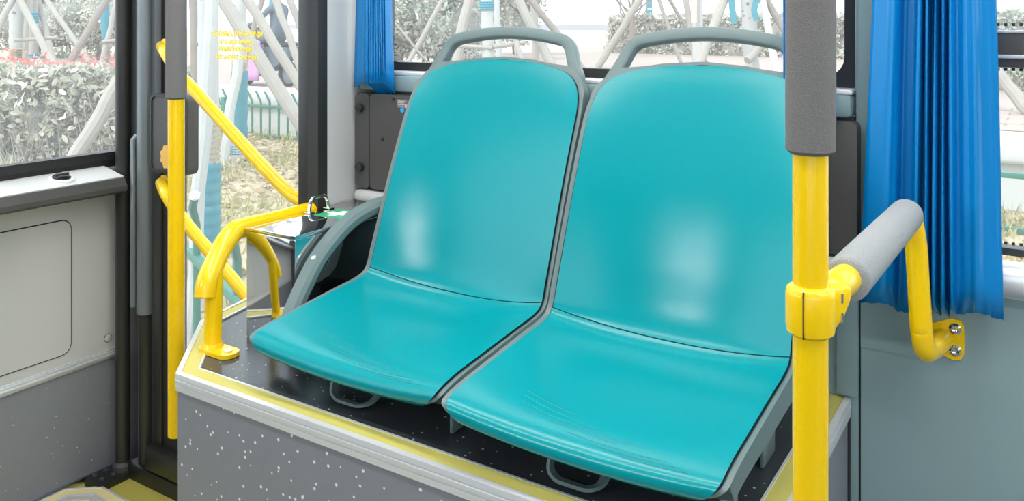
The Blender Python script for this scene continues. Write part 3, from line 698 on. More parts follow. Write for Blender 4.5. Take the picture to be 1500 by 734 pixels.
curtain('curtain', 'large flaring blue curtain on the pillar above the wall flange of the handrail', (-.226, -.092), (-.272, -.062), WY-.055, .905, 2.05, [(0, .15), (.19, .55), (.235, .2), (.26, -.7), (.36, -.6), (.41, .9)]+[(.44, -.7), (.475, .8), (.50, -.8), (.535, .7), (.565, -.7), (.60, .8), (.625, -.6), (.655, .7)]+[(.70, .1), (.78, .5), (.84, .95), (.88, .5), (.94, .2), (1.0, -.1)], .031, skew=-.012, seed=8)
# step edging in the aisle at lower left
sp = thing('floor_hatch', (-2.25, 1.2, .004), 'cream and grey edged hatch rim on the yellow floor at lower left', 'floor hatch')
A = [oz(94, 719, .018), oz(118, 715, .018), oz(152, 713.5, .018), oz(190, 736, .018), oz(230, 775, .018)]
out2 = [(XF+.012, .75), ]+[(p.x, p.y) for p in (oz(97, 718, .018), oz(150, 713, .018), oz(192, 736, .018))]+[(-1.93, .75)]
out2 = [out2[0], (XF+.012, oz(97, 718, .018).y)]+out2[2:]
Pp = out2[::-1]
def band(a, b, z): return [(a, .004), (a, z), (b, z), (b, .004)]
bm = bmesh.new(); sweep2d(bm, Pp, band(0, .006, .020)); sweep2d(bm, Pp, band(.032, .036, .0185)); obj('rim', bm, ALUW, sp, smooth=0)
bm = bmesh.new(); sweep2d(bm, Pp, band(.006, .032, .017)); obj('cream_band', bm, CREAM, sp, smooth=0)
bm = bmesh.new(); sweep2d(bm, Pp, band(.036, .055, .015)); obj('grey_band', bm, PILLG, sp, smooth=0)
bm = bmesh.new(); sweep2d(bm, Pp, band(.055, .15, .012)); obj('inner_plate', bm, CREAM, sp, smooth=0)

# ================================================================== OUTDOORS
ZG = -.30; ZT = .30
bm = bmesh.new(); box(bm, -60, 40, WT+.35, 8.62, ZG-.2, ZG)
bmesh.ops.subdivide_edges(bm, edges=list(bm.edges), cuts=1); gr = obj('ground', bm, EARTH, kind='structure', label='dry earth strip between the bus and the white kerb', cat='ground', smooth=0)
bm = bmesh.new(); box(bm, -60, 60, -120, WT+.35, ZG-.25, ZG-.05); obj('road', bm, FARW, kind='structure', label='grey road under the bus', cat='ground', smooth=0)
bm = bmesh.new(); box(bm, -160, 120, 9.6, 170, ZG-.2, ZT)
tr = obj('paved_terrace', bm, PAVE, kind='structure', label='pale pinkish paved terrace beyond the white kerb', cat='ground', smooth=0)
# pavers seen through the right window: pieces with joints
pbm = bmesh.new(); box(pbm, -.29, .29, -.145, .145, 0, .012, bev=.004, seg=1); pm = bpy.data.meshes.new('paver'); pbm.to_mesh(pm); pbm.free(); pm.materials.append(PAVE)
for j in range(9):
    for i in range(9):
        o = bpy.data.objects.new('paver', pm); COL.objects.link(o); o.parent = tr
        o.location = V(-1.6+i*.6+(.3 if j % 2 else 0), 9.78+j*.31, ZT+random.uniform(-.003, .003))-tr.location
# white stone kerb, block by block
kb = thing('stone_kerb', (-5, 9.1, ZG), 'white stone kerb wall behind the green fence', 'kerb')
bm = bmesh.new(); box(bm, -60, 40, 8.72, 9.6, ZG, ZT-.18); obj('kerb_wall', bm, STONE, kb)
for k in range(26):
    x = -22+k*1.22
    bm = bmesh.new(); box(bm, x+.006, x+1.214, 8.62, 9.6, ZT-.18, ZT+.006, bev=.04, seg=3); obj('kerb_block', bm, STONE, kb)
bm = bmesh.new(); box(bm, -120, 90, 108, 109, ZT, ZT+.75); obj('seaside_wall', bm, FARW, label='low grey wall far away at the end of the terrace', cat='wall', kind='structure')
# leaves
def leaf_cloud(n, gen, size, seed, flat=0.0, shape=1.8):
    rnd = random.Random(seed); vs = []; fs = []
    for _ in range(n):
        c = gen(rnd); s = size*rnd.uniform(.55, 1.25)
        d = Vector((rnd.gauss(0, 1), rnd.gauss(0, 1), rnd.gauss(0, 1)*(1-flat))).normalized(); e = Vector((rnd.gauss(0, 1), rnd.gauss(0, 1), rnd.gauss(0, 1))).normalized(); e = (e-d*e.dot(d)).normalized()
        b = len(vs); n_ = d.cross(e)*s*.12
        vs += [c-d*s*.5, c+e*s*.5/shape+n_, c+d*s*.5, c-e*s*.5/shape+n_]; fs.append((b, b+1, b+2, b+3))
    return vs, fs
def hedge(name, label, A, B, z0, z1, depth, n, size, mats, cat='hedge', seed=1, tips=None, group=None, bare=0, pieces=0):
    A = Vector((A[0], A[1], 0)); B = Vector((B[0], B[1], 0)); u = (B-A); L = u.length; u.normalize(); nrm = Vector((-u.y, u.x, 0))
    if nrm.y < 0: nrm = -nrm
    root = thing(name, (A+B)/2+V(0, 0, z0)+nrm*depth*.5, label, cat, group)
    bm = bmesh.new(); m = 28; rnd = random.Random(seed)
    box(bm, -L/2+.12, L/2-.12, .14, depth-.1, 0, (z1-z0)*.9); bmesh.ops.subdivide_edges(bm, edges=list(bm.edges), cuts=6, use_grid_fill=True)
    for v in bm.verts: v.co += Vector((rnd.uniform(-.05, .05), rnd.uniform(-.06, .06), rnd.uniform(-.05, .03) if v.co.z > .1 else 0))
    bm.transform(Matrix.Translation((A+B)/2+V(0, 0, z0)) @ Matrix(((u.x, nrm.x, 0, 0), (u.y, nrm.y, 0, 0), (0, 0, 1, 0), (0, 0, 0, 1)))); obj('inner_twigs', bm, CORE, root, kind='stuff')
    def gen(r):
        f = r.random()
        if f < .62: a, b, z = r.random()*L, abs(r.gauss(0, .09)), z0+(z1-z0)*(1-(r.random()**(1.25 if bare else 1)))
        elif f < .9: a, b, z = r.random()*L, r.random()*depth, z1-abs(r.gauss(0, .06))
        else: a, b, z = (0 if r.random() < .5 else L)+r.gauss(0, .05), r.random()*depth, z0+(z1-z0)*r.random()
        bul = .06*math.sin(a*3.1+z*4)+.05*math.sin(a*7.3-z*6)
        return A+u*a+nrm*(b-bul)+V(0, 0, z+.05*math.sin(a*5.1)*(z-z0)/(z1-z0))
    vs, fs = leaf_cloud(n, gen, size, seed)
    rnd = random.Random(seed+5); raw('foliage', vs, fs, mats, root, mats=[rnd.choice(range(len(mats))) for _ in fs], kind='stuff')
    if tips:
        def gt(r): a = r.random()*L; g = math.sin(a*4)*math.sin(a*1.3+1); return A+u*a+nrm*(r.random()*.5*depth)+V(0, 0, z1+.04+abs(r.gauss(0, .06))*(1.2 if g > -.2 else .2))
        vs, fs = leaf_cloud(tips, gt, size*.9, seed+2, shape=3); raw('red_tips', vs, fs, LEAFR, root, kind='stuff', label='red young leaf tips')
    if bare:
        bm = bmesh.new(); rnd = random.Random(seed+9)
        for k in range(bare):
            a = rnd.random()*L; p = A+u*a+nrm*rnd.uniform(-.12, .0)+V(0, 0, z0)
            q = p+u*rnd.uniform(-.25, .25)+nrm*rnd.uniform(-.08, .08)+V(0, 0, rnd.uniform(.3, .85)*(z1-z0)); tube(bm, [p, (p+q)/2+u*rnd.uniform(-.05, .05), q], [.008, .006, .004], 5)
        obj('bare_stems', bm, POLEW, root, kind='stuff')
    if pieces:
        rnd = random.Random(seed+11); lm = bpy.data.meshes.new('leaf'); s = size*1.25
        lm.from_pydata([(-.5*s, 0, 0), (-.2*s, .2*s, .03*s), (.2*s, .2*s, .03*s), (.5*s, 0, -.05*s), (.2*s, -.2*s, .03*s), (-.2*s, -.2*s, .03*s), (0, 0, -.02*s)], [], [(0, 6, 1), (1, 6, 2), (2, 6, 3), (3, 6, 4), (4, 6, 5), (5, 6, 0)]); lm.materials.append(LEAFB)
        for k in range(pieces):
            o = bpy.data.objects.new('leaf', lm); COL.objects.link(o); o.parent = root
            a = rnd.random()*L; o.location = A+u*a-nrm*rnd.uniform(.12, .2)+V(0, 0, z0+(z1-z0)*rnd.uniform(.3, 1))-root.location
            o.rotation_euler = (rnd.uniform(-1.2, 1.2), rnd.uniform(-1.2, 1.2), rnd.uniform(0, 6.3))
    return root
a, b = at(-60, 100, 9.9), at(225, 100, 9.5)
hedge('hedge', 'clipped leafy hedge with red tips seen through the windscreen', (a.x, a.y), (b.x, b.y), ZG, .84, 1.0, 5200, .095, [LEAFA, LEAFB, LEAFG], tips=200, seed=11, bare=60, pieces=220)
a, b = at(888, 60, 30), at(1300, 60, 24)
hedge('hedge', 'far clipped grey hedge on the terrace behind the right seat handle', (a.x, a.y), (b.x, b.y), ZT, 1.62, 1.6, 5200, .16, [LEAFG, LEAFG, LEAFB], seed=12)
a, b = at(1330, 60, 14.2), at(1620, 60, 12.4)
hedge('hedge', 'grey green hedge seen above and below the middle bar of the right window', (a.x, a.y), (b.x, b.y), ZT, 1.53, 1.2, 4200, .10, [LEAFG, LEAFT, LEAFB], seed=13)
def shrub(label, u, d, w_, h, n, mats, seed, base=ZT, size=.12):
    p = at(u, 60, d); rnd = random.Random(seed)
    root = thing('bushy_shrub', (p.x, p.y, base), label, 'shrub')
    lobes = [(Vector((rnd.uniform(-.32, .32)*w_, rnd.uniform(-.2, .2)*w_, rnd.uniform(.25, .72)*h)), rnd.uniform(.22, .36)*w_) for _ in range(9)]
    bm = bmesh.new()
    for c, r in lobes: bmesh.ops.create_icosphere(bm, subdivisions=2, radius=r*.72, matrix=Matrix.Translation(Vector((p.x, p.y, base))+c) @ Matrix.Diagonal((1, 1, min(1, (c.z)/r), 1)))
    for v in bm.verts: v.co += Vector((rnd.uniform(-1, 1), rnd.uniform(-1, 1), rnd.uniform(-1, 1)))*.06
    obj('inner_twigs', bm, CORE, root, kind='stuff')
    def gen(r):
        c, rr = r.choice(lobes); v = Vector((r.gauss(0, 1), r.gauss(0, 1), r.gauss(0, 1))).normalized()*rr*r.uniform(.62, 1.12)
        q = Vector((p.x, p.y, base))+c+v; q.z = max(q.z, base+.03); return q
    vs, fs = leaf_cloud(n, gen, size, seed); raw('foliage', vs, fs, mats, root, mats=[rnd.choice(range(len(mats))) for _ in fs], kind='stuff')
    for k in range(3):
        q = Vector((p.x+rnd.uniform(-.2, .2)*w_, p.y+rnd.uniform(-.2, .2)*w_, base)); part_tube('stem', [q, q+V(rnd.uniform(-.2, .2), 0, h*.5)], [.04, .02], BARK, root, 6)
shrub('dense grey shrub far behind the hedge at the left edge of the windscreen', 0, 33, 4.4, 4.6, 8400, [LEAFG, LEAFA], 21, size=.13)
shrub('broad grey green shrub far behind the red tipped hedge, middle of the windscreen', 82, 27, 4.4, 4.0, 10400, [LEAFG, LEAFA, LEAFT], 22, size=.13)
shrub('low olive shrub beside the teal strip behind the hedge', 142, 24, 2.2, 2.1, 5200, [LEAFA, LEAFB], 23, size=.13)
shrub('grey twiggy shrub beside the left curtain seen through the window behind the seats', 582, 17, 1.9, 3.2, 10400, [LEAFG, LEAFT, LEAFB], 24, size=.13)
shrub('tall grey green shrub above the left end of the left seat handle', 640, 20.5, 2.5, 3.6, 11200, [LEAFG, LEAFT, LEAFG], 25, size=.13)
shrub('grey shrub above the middle of the left seat handle', 700, 24.3, 2.7, 3.7, 10400, [LEAFG, LEAFG, LEAFB], 26, size=.13)
shrub('small dark shrub above the right end of the left seat handle', 748, 28, 2.4, 3.3, 6000, [LEAFG, LEAFT], 27, size=.13)
# trees and support poles
def trunk(label, px, d, r, m=TRUNK, wraps=(), rope=None, base=ZG, group='young whitewashed street trees', top=2.6, knots=0):
    """px: two photo points on the trunk axis"""
    p, q = at(*px[0], d), at(*px[1], d); ax = (p-q) if p.z > q.z else (q-p); ax = ax/ax.z
    b = p+ax*(base-p.z); t = b+ax*(top+1.3)
    root = thing('young_tree', b, label, 'tree', group); f = lambda z: b+ax*(z-base)
    rnd = random.Random(int(px[0][0]*7)); N = 14
    pts = [f(base+(top+1.3)*k/N)+V(rnd.uniform(-1, 1), rnd.uniform(-1, 1), 0)*r*.1 for k in range(N+1)]
    rr = [r*(1.18 if k == 0 else 1.0-.2*k/N+rnd.uniform(-.05, .05)) for k in range(N+1)]
    part_tube('trunk', smooth_path(pts, 3), [x for x in rr[:-1] for _ in range(3)]+[rr[-1]], m, root, 14)
    for (v0, v1) in wraps:
        z0, z1 = at(px[0][0], v0, d).z, at(px[0][0], v1, d).z; n = 12
        bm = bmesh.new(); tube(bm, [f(z1+(z0-z1)*k/n) for k in range(n+1)], [r*(1.16+.12*((k*7) % 3)/2) for k in range(n+1)], 16); obj('cloth_wrap', bm, WRAP, root, label='teal cloth wrap')
    if rope:
        z0, z1 = at(px[0][0], rope[0], d).z, at(px[0][0], rope[1], d).z; pts = []; turns = int(abs(z0-z1)/.03)
        for k in range(turns*10+1):
            a = 2*math.pi*k/10; z = z1+(z0-z1)*k/(turns*10); pts.append(f(z)+V(math.cos(a), math.sin(a), 0)*r*1.08)
        part_tube('rope_binding', pts, .011, ROPE, root, 5)
    for k in range(knots):
        z = 1.37+rnd.uniform(-.4, .3); a = rnd.uniform(3.6, 5.6); bm = bmesh.new(); bmesh.ops.create_icosphere(bm, subdivisions=1, radius=r*.22, matrix=Matrix.Translation(f(z)+V(math.cos(a), math.sin(a), 0)*r*.85)); obj('knot', bm, BARK, root)
    # small leafless crown out of view
    for k in range(4):
        a = k*1.6; part_tube('branch', [f(base+top+.9), f(base+top+1.5)+V(math.cos(a)*.5, math.sin(a)*.5, 0), f(base+top+2.2)+V(math.cos(a)*.9, math.sin(a)*.9, 0)], [r*.5, r*.3, r*.1], BARK, root, 6)
    return root
def stake(label, p0, p1, r, base=ZG, ext=.4, m=POLEW, group='wooden tree support poles'):
    """leaning pole through two seen points (u,v,d), continued down to the ground and a little up"""
    a, b = at(*p0), at(*p1)
    if a.z < b.z: a, b = b, a
    ax = (b-a); ax = ax/(-ax.z) if abs(ax.z) > 1e-4 else V(0, 0, -1)
    foot = a+ax*(a.z-base); topp = a-ax*ext
    rnd = random.Random(int(p0[0]+p0[1]*3)); N = 8
    pts = [topp.lerp(foot, k/N)+V(rnd.uniform(-1, 1), rnd.uniform(-1, 1), 0)*r*.25*(0 < k < N) for k in range(N+1)]
    bm = bmesh.new(); tube(bm, smooth_path(pts, 2), r, 10)
    return obj('support_pole', bm, m, label=label, cat='pole', group=group)
def crossbar(label, p0, p1, r):
    bm = bmesh.new(); tube(bm, [at(*p0), at(*p1)], r, 8); return obj('tie_bar', bm, POLEW, label=label, cat='bar', group='tie bars between tree supports')
# seen through the windscreen
trunk('whitewashed tree trunk behind the hedge at the far left of the windscreen', ((24, 0), (27, 100)), 14, .13, rope=(72, 104), knots=4)
trunk('thinner pale tree trunk with teal foot wrap, right of the leftmost tree', ((46, 0), (48, 95)), 20.5, .12, base=ZT, wraps=((18, 34), (78, 96)), m=POLEW)
stake('pole leaning right down from the leftmost white tree behind the hedge', (32, 5, 13.6), (85, 105, 13.0), .055)
stake('pole leaning left beside the leftmost white tree', (16, 5, 13.6), (-12, 60, 13.2), .05)
stake('thin pole close right of the leftmost white trunk', (41, 0, 14), (36, 90, 13.8), .045)
stake('steep pole between the two left tree trunks and the crossing poles', (55, 0, 20.8), (82, 98, 20.4), .065, base=ZT)
stake('long pole leaning right towards the crossing of two poles', (68, 0, 20.4), (135, 96, 19.6), .06, base=ZT)
stake('brownish pole leaning left across the middle of the windscreen', (155, 0, 14), (95, 104, 13.4), .06, m=BARK)
stake('short steep pole near the right edge of the windscreen', (170, 5, 19.8), (148, 98, 19.3), .058, base=ZT)
stake('short brown pole at the far right of the windscreen', (172, 62, 19.8), (168, 97, 19.6), .047, base=ZT, m=BARK, ext=.1)
trunk('slender trunk with teal strip near the right edge of the windscreen', ((153, 0), (156, 70)), 20.6, .085, base=ZT, wraps=((-20, 57),), m=BARK)
crossbar('tie bar across the poles left in the windscreen', (22, 59, 13.7), (84, 55, 13.5), .03)
crossbar('tie bar across the poles at the right edge of the windscreen', (150, 61, 19.4), (182, 58, 19.4), .04)
stake('thick grey pole leaning in front of the red tipped hedge', (180, 112, 8.7), (104, 240, 8.3), .075)
# seen through the door
trunk('nearest white tree trunk with teal wrap and straw rope, seen through the door', ((304, 0), (304, 300)), 5.0, .062, wraps=((238, 300), (300, 366)), rope=(150, 238), base=ZG, knots=3)
trunk('white trunk with long teal wrap behind the yellow lettering on the door', ((352, 0), (350, 200)), 10.2, .082, wraps=((104, 205), (212, 226)), rope=(88, 104))
trunk('brownish trunk at the left edge of the door pane', ((284, 0), (288, 120)), 8.5, .05, m=BARK)
stake('white pole leaning across the nearest tree in the door pane', (312, 0, 4.5), (278, 480, 4.2), .036, m=TRUNK)
stake('pale thin pole leaning on the trunk behind the lettering', (349, 85, 9.9), (330, 222, 9.6), .06, m=TRUNK)
stake('thick bark pole leaning right across the door pane', (331, 4, 6.2), (444, 186, 6.0), .05, ext=.6)
stake('second thinner pole leaning right across the door pane', (361, 0, 8.6), (441, 128, 8.4), .05)
stake('slim pole in the upper right corner of the door pane', (423, 0, 9.5), (448, 60, 9.4), .04)
stake('faint pole near the right stile of the door pane', (404, 0, 13), (440, 100, 12.6), .055, base=ZT)
stake('thin brown pole leaning left behind the door lettering', (383, 0, 12), (372, 40, 11.9), .04, m=BARK, base=ZT)
trunk('trunk with a teal strip behind the scooter rider', ((403, 0), (406, 90)), 17.5, .10, wraps=((-30, 80),), base=ZT)
# seen through the window behind the seats
trunk('white tree trunk with a teal band above the left seat handle', ((713, 0), (715, 90)), 11.5, .085, wraps=((2, 15),), base=ZT)
stake('smooth grey trunk like pole left of the white trunk above the left seat', (688, 0, 12.2), (668, 92, 11.8), .075, base=ZT)
stake('pale thin pole right against the white trunk above the left seat', (727, 0, 12), (730, 85, 11.9), .045, base=ZT, m=TRUNK)
stake('long pale pole leaning left over the shrubs near the left curtain', (648, 0, 16), (600, 88, 15.5), .045, base=ZT)
stake('thin pale twig like pole beside the left curtain', (562, 14, 14), (592, 50, 14), .02, base=ZT, ext=.2)
stake('pole leaning right behind the left seat handle, left of two', (759, 0, 12.5), (810, 95, 12), .07, base=ZT)
stake('thin dark pole leaning right behind the left seat handle, right of two', (779, 0, 12.5), (852, 98, 12), .05, base=ZT, m=BARK)
stake('upright grey stake between the two leaning poles above the left seat', (781, 4, 14), (783, 45, 14), .06, base=ZT)
crossbar('left tie bar seen through the left seat handle', (665, 67, 11.6), (722, 70, 11.4), .028)
crossbar('right tie bar seen through the left seat handle', (722, 69, 11.4), (770, 62, 11.6), .03)
stake('short stake hanging below the right tie bar in the left seat handle', (757, 66, 11.5), (764, 92, 11.4), .04, base=ZT, ext=.05)
trunk('broad whitewashed trunk beside the foam grip with hanging teal ribbons', ((1096, 0), (1101, 96)), 10.6, .098, base=ZT, knots=5)
stake('thick bark pole leaning left from the broad white trunk', (1062, 0, 10.4), (1026, 90, 10.0), .058, base=ZT)
stake('slim white pole right of the broad white trunk', (1117, 0, 10.4), (1136, 98, 10.0), .045, base=ZT, m=TRUNK)
stake('brown pole leaning right against the foam grip', (1124, 0, 10.6), (1152, 50, 10.4), .045, base=ZT, m=BARK)
stake('short cut log leaning behind the foam grip', (1141, 36, 10.8), (1120, 60, 10.6), .05, base=.9, ext=.02)
stake('thin grey pole left of the teal post above the right seat', (937, 0, 20), (917, 32, 20), .08, base=ZT)
stake('thin grey pole right of the teal post above the right seat', (965, 0, 22), (975, 28, 22), .05, base=ZT)
stake('dark slanted thin pole between the teal post and the orange board', (981, 0, 22), (994, 22, 22), .045, base=ZT, m=BARK)
stake('upright pale stake left of the orange board', (1006, 0, 18), (1010, 30, 18), .07, base=ZT)
stake('pale pole leaning right behind the right window', (1462, 106, 9.95), (1502, 156, 9.7), .075, base=ZT+.0)
# small leafless bush above the hedge
t = thing('bare_sapling', at(926, 75, 26)*1, 'small leafless sapling above the hedge at the left end of the right seat handle', 'tree'); t.location.z = ZT
rnd = random.Random(4); q = V(*at(926, 75, 26)); q.z = ZT
part_tube('stem', [q, q+V(0, 0, 1.1), q+V(.05, 0, 1.8)], [.1, .08, .05], BARK, t, 7)
for k in range(14):
    a = rnd.uniform(-1, 1); p = q+V(0, 0, rnd.uniform(.9, 1.6)); part_tube('branch', [p, p+V(a*.5, rnd.uniform(-.3, .3), .4), p+V(a*.95, rnd.uniform(-.6, .6), 1.1)], [.035, .022, .01], BARK, t, 5)
# teal ribbons on the broad trunk
for i, (lab, pts) in enumerate((('left teal ribbon hanging beside the broad white trunk', ((1071, -6), (1073, 15), (1076, 35))), ('right teal ribbon hanging beside the broad white trunk', ((1110, -6), (1105, 14), (1109, 30))))):
    bm = bmesh.new(); tube(bm, smooth_path([at(u, v, 10.35) for u, v in pts], 5), 1.0, prof=[(-.038, -.006), (.038, -.002), (.038, .004), (-.038, .006)], up=(RT[0], RT[1], 0)); obj('cloth_ribbon', bm, WRAP, label=lab, cat='ribbon')
# posts, boards and towers in the distance
def post(name, label, u, d, wpx, vtop, m, cat='post', base=ZT, bands=()):
    p = at(u, 60, d); hw = wpx*d/FPX/2; z1 = at(u, vtop, d).z
    root = thing(name, (p.x, p.y, base), label, cat)
    part_box('shaft', (p.x-hw, p.x+hw, p.y-hw, p.y+hw, base, z1), m, root, bev=hw*.15)
    for v in bands:
        z = at(u, v, d).z; part_box('band', (p.x-hw*1.03, p.x+hw*1.03, p.y-hw*1.03, p.y+hw*1.03, z-hw*.12, z+hw*.12), CAPW, root, bev=0)
    return root
post('teal_post', 'teal post standing above the hedge behind the right seat', 951, 34, 7, -25, WRAP, bands=(13,))
b1 = post('notice_post', 'white notice post with an orange upper half behind the right seat handle', 1022, 16, 12, -25, TRUNK)
p = at(1018, 0, 15.85); z0 = at(1018, 33, 15.85).z
bm = bmesh.new(); box(bm, p.x-.055, p.x+.05, p.y-.06, p.y-.02, z0, z0+1.0, bev=.004); obj('orange_board', bm, SANDSTONE, b1, label='orange printed board')
bm = bmesh.new()
for k in range(5):
    z = z0+.1+k*.075
    for j in range(3): box(bm, p.x-.03+j*.024, p.x-.014+j*.024, p.y-.064, p.y-.06, z, z+.02)
obj('board_print', bm, WHITE, b1, smooth=0)
tw = post('distant_tower', 'pinkish distant tower above the hedge in the right window', 1468, 88, 14, -60, mat('pink_tower', (224, 208, 214), .8), cat='tower')
post('distant_tower', 'slim greenish distant tower at the right edge of the photo', 1495, 88, 7, -60, mat('green_tower', (196, 210, 212), .8), cat='tower')
# green fence along the kerb
def fence(label, xs, y, z0, z1, bend, posts, sp, rr, rails, turn=0):
    root = thing('picket_fence', (xs[0], y, z0), label, 'fence')
    x = xs[0]; k = 0; first = None; pk = None
    while x < xs[1]:
        if pk is None:
            bm = bmesh.new(); tube(bm, [(x, y, z0), (x, y, z1-.16), (x-bend*.5, y-abs(bend)*.25, z1-.06), (x-bend, y-abs(bend)*.3, z1)], rr, 7); pk = obj('picket', bm, FENCEG, root, origin=(x, y, z0))
            bm = bmesh.new(); bmesh.ops.create_icosphere(bm, subdivisions=1, radius=rr*1.5, matrix=Matrix.Translation((x-bend, y-abs(bend)*.3, z1+.01))); cap = obj('cap', bm, CAPW, pk, label='white cap', origin=(x, y, z0))
        else:
            c = pk.copy(); COL.objects.link(c); c.parent = root; c.location = V(x, y, z0)-root.location
            d = cap.copy(); COL.objects.link(d); d.parent = c
        x += sp; k += 1
    for zr in rails: part_box('rail', (xs[0]-.1, xs[1]+.05, y-.018, y+.018, zr-.022, zr+.022), FENCEG, root, bev=.004)
    root.rotation_euler = (0, 0, math.radians(turn))
    for px in posts: part_box('post', (px-.04, px+.04, y-.04, y+.04, z0, z1-.12), FENCEG, root, bev=.006)
    return root
fence('green metal picket fence with white caps along the kerb beyond the door', (-12.2, -6.2), 8.3, ZG, .38, .08, (-10.4, -8.5), .185, .016, (ZG+.03, .16))
fence('green metal picket fence with white caps below the right window bar', (-1.2, 1.4), 7.75, ZG, .42, 0.0, (1.0,), .262, .016, (ZG+.03, .16))
fence('near green railing with bent tops seen low in the door beside the yellow rail', (-4.18, -2.0), 2.94, ZG, .54, -.14, (-2.2,), .717, .019, (ZG+.06, .21), turn=-24.1)
# dry leaves and grass
def scatter(label, name, n, x0, x1, y0, y1, size, m, seed, grass=False, cat=None):
    rnd = random.Random(seed); vs = []; fs = []
    if grass:
        for _ in range(n):
            cx, cy = rnd.uniform(x0, x1), rnd.uniform(y0, y1)
            if math.sin(cx*2.1+cy)*math.sin(cy*1.7-cx*.6) < -.1: continue
            a = rnd.uniform(0, 6.3); h = size*rnd.uniform(.5, 1.3); b = len(vs); d = V(math.cos(a), math.sin(a), 0); l = V(rnd.gauss(0, .35), rnd.gauss(0, .35), 1)*h; c = V(cx, cy, ZG)
            vs += [c-d*.008, c+d*.008, c+l*.6+d*.005, c+l]; fs += [(b, b+1, b+2, b+3)]
    else:
        vs, fs = leaf_cloud(n, lambda r: V(r.uniform(x0, x1), r.uniform(y0, y1), ZG+.01+abs(r.gauss(0, .025))), size, seed, flat=.7)
    return raw(name, vs, fs, m, gr, kind='stuff', label=label)
scatter('dry fallen leaves on the earth seen through the door', 'leaf_litter', 9000, -10.5, -2.2, 2.1, 8.5, .10, DRY, 31)
scatter('pale tufts of grass on the earth seen through the door', 'grass_tufts', 9000, -10.5, -2.2, 2.6, 8.5, .16, GRASS, 32, True)
scatter('dry leaves below the fence in the right window', 'leaf_litter', 2200, -1.2, 1.2, 5.2, 8.5, .09, DRY, 33)
scatter('grass tufts below the fence in the right window', 'grass_tufts', 1500, -1.2, 1.2, 5.2, 8.5, .14, GRASS, 34, True)
scatter('pale low weeds at the foot of the hedge in the windscreen', 'grass_tufts', 4200, -11.5, -7.5, 3.2, 6.2, .17, LEAFB, 35, True)
# yellowish grass strips on the terrace behind the hedge
for lab, u0, u1, d0, d1 in (('sandy grass strip behind the red tipped hedge', -40, 210, 26, 40), ('sandy verge under the shrubs beside the left curtain', 560, 680, 21, 24), ('small sandy verge before the far hedge', 860, 905, 34, 40)):
    bm = bmesh.new(); vs = [at(u0, 60, d0), at(u1, 60, d0), at(u1, 60, d1), at(u0, 60, d1)]
    prism(bm, [(v.x, v.y) for v in vs], ZT-.02, ZT+.02); obj('sandy_verge', bm, mat('sandy_grass', (206, 192, 158), .9, vary=.15, vscale=1.5), tr, label=lab, smooth=0)
# scooter and rider
SP = at(392, 120, 14.4); sx, sy = SP.x, SP.y
sc_ = thing('electric_scooter', (sx, sy, ZT), 'electric scooter with a pink leg quilt beyond the fence, seen through the door', 'scooter')
for x in (-.52, .50):
    bm = bmesh.new(); pts = [(sx+x+.19*math.cos(a*math.pi/10), sy, ZT+.21+.19*math.sin(a*math.pi/10)) for a in range(21)]; tube(bm, pts, .035, 8, cap=False); wh = obj('wheel', bm, BLACK, sc_)
    bm = bmesh.new(); lathe(bm, [(.11, -.02), (.15, 0), (.11, .02)], (sx+x, sy, ZT+.21), 'Y', 14); obj('hub', bm, GRPIPE, wh)
bm = bmesh.new(); prism(bm, [(-.28, .26), (.1, .24), (.35, .34), (.62, .5), (.62, .66), (.05, .66), (.02, .36), (-.28, .34)], -.13, .13, Matrix.Translation((sx, sy, ZT)) @ Matrix(((1, 0, 0, 0), (0, 0, 1, 0), (0, 1, 0, 0), (0, 0, 0, 1)))); obj('scooter_body', bm, DENIM, sc_, smooth=20)
part_box('saddle', (sx+.02, sx+.62, sy-.13, sy+.13, ZT+.66, ZT+.74), BLACK, sc_, bev=.03)
part_tube('steering_column', [(sx-.52, sy, ZT+.25), (sx-.32, sy, ZT+.95)], .035, DKPIPE, sc_, 8)
part_tube('handlebar', [(sx-.3, sy-.3, ZT+1.0), (sx-.33, sy, ZT+.96), (sx-.3, sy+.3, ZT+1.0)], .02, DKPIPE, sc_, 8)
vs = []; fs = []
for i in range(11):
    for j in range(9):
        a, b = i/10-.5, j/8; vs.append((sx-.42+.12*b-.10*(1-4*a*a)*.8+.02*math.sin(i*1.7+j), sy+a*.66, ZT+.12+b*.86))
        if i < 10 and j < 8: k = i*9+j; fs.append((k, k+9, k+10, k+1))
o = raw('leg_quilt', vs, fs, PINK, sc_, smooth=True, label='pink quilted leg cover'); o.modifiers.new('thick', 'SOLIDIFY').thickness = .04
vs = []; fs = []
for i in range(9):
    for j in range(7):
        a, b = i/8, j/6; vs.append((sx-.46+.60*a, sy-.33-.03*math.sin(3*a+2*b), ZT+.10+.78*b-.12*a*b))
        if i < 8 and j < 6: k = i*7+j; fs.append((k, k+7, k+8, k+1))
o = raw('quilt_flap', vs, fs, PINK, sc_, smooth=True, label='pink quilt side flap'); o.modifiers.new('thick', 'SOLIDIFY').thickness = .03
def skin_body(name, J, E, m, parent=None, split=None, **k):
    me = bpy.data.meshes.new(name); me.from_pydata([j[0] for j in J], E, []); o = bpy.data.objects.new(name, me); COL.objects.link(o)
    md = o.modifiers.new('s', 'SKIN'); o.modifiers.new('d', 'SUBSURF').levels = 1
    for i, j in enumerate(J): me.skin_vertices[0].data[i].radius = (j[1], j[1])
    me.skin_vertices[0].data[0].use_root = True
    bpy.context.view_layer.update()
    m2 = bpy.data.meshes.new_from_object(o.evaluated_get(bpy.context.evaluated_depsgraph_get())); bpy.data.objects.remove(o); bpy.data.meshes.remove(me)
    bm = bmesh.new(); bm.from_mesh(m2); bpy.data.meshes.remove(m2)
    if split:
        for f in bm.faces: f.material_index = split(f.calc_center_median())
    return obj(name, bm, m, parent, smooth=60, **k)
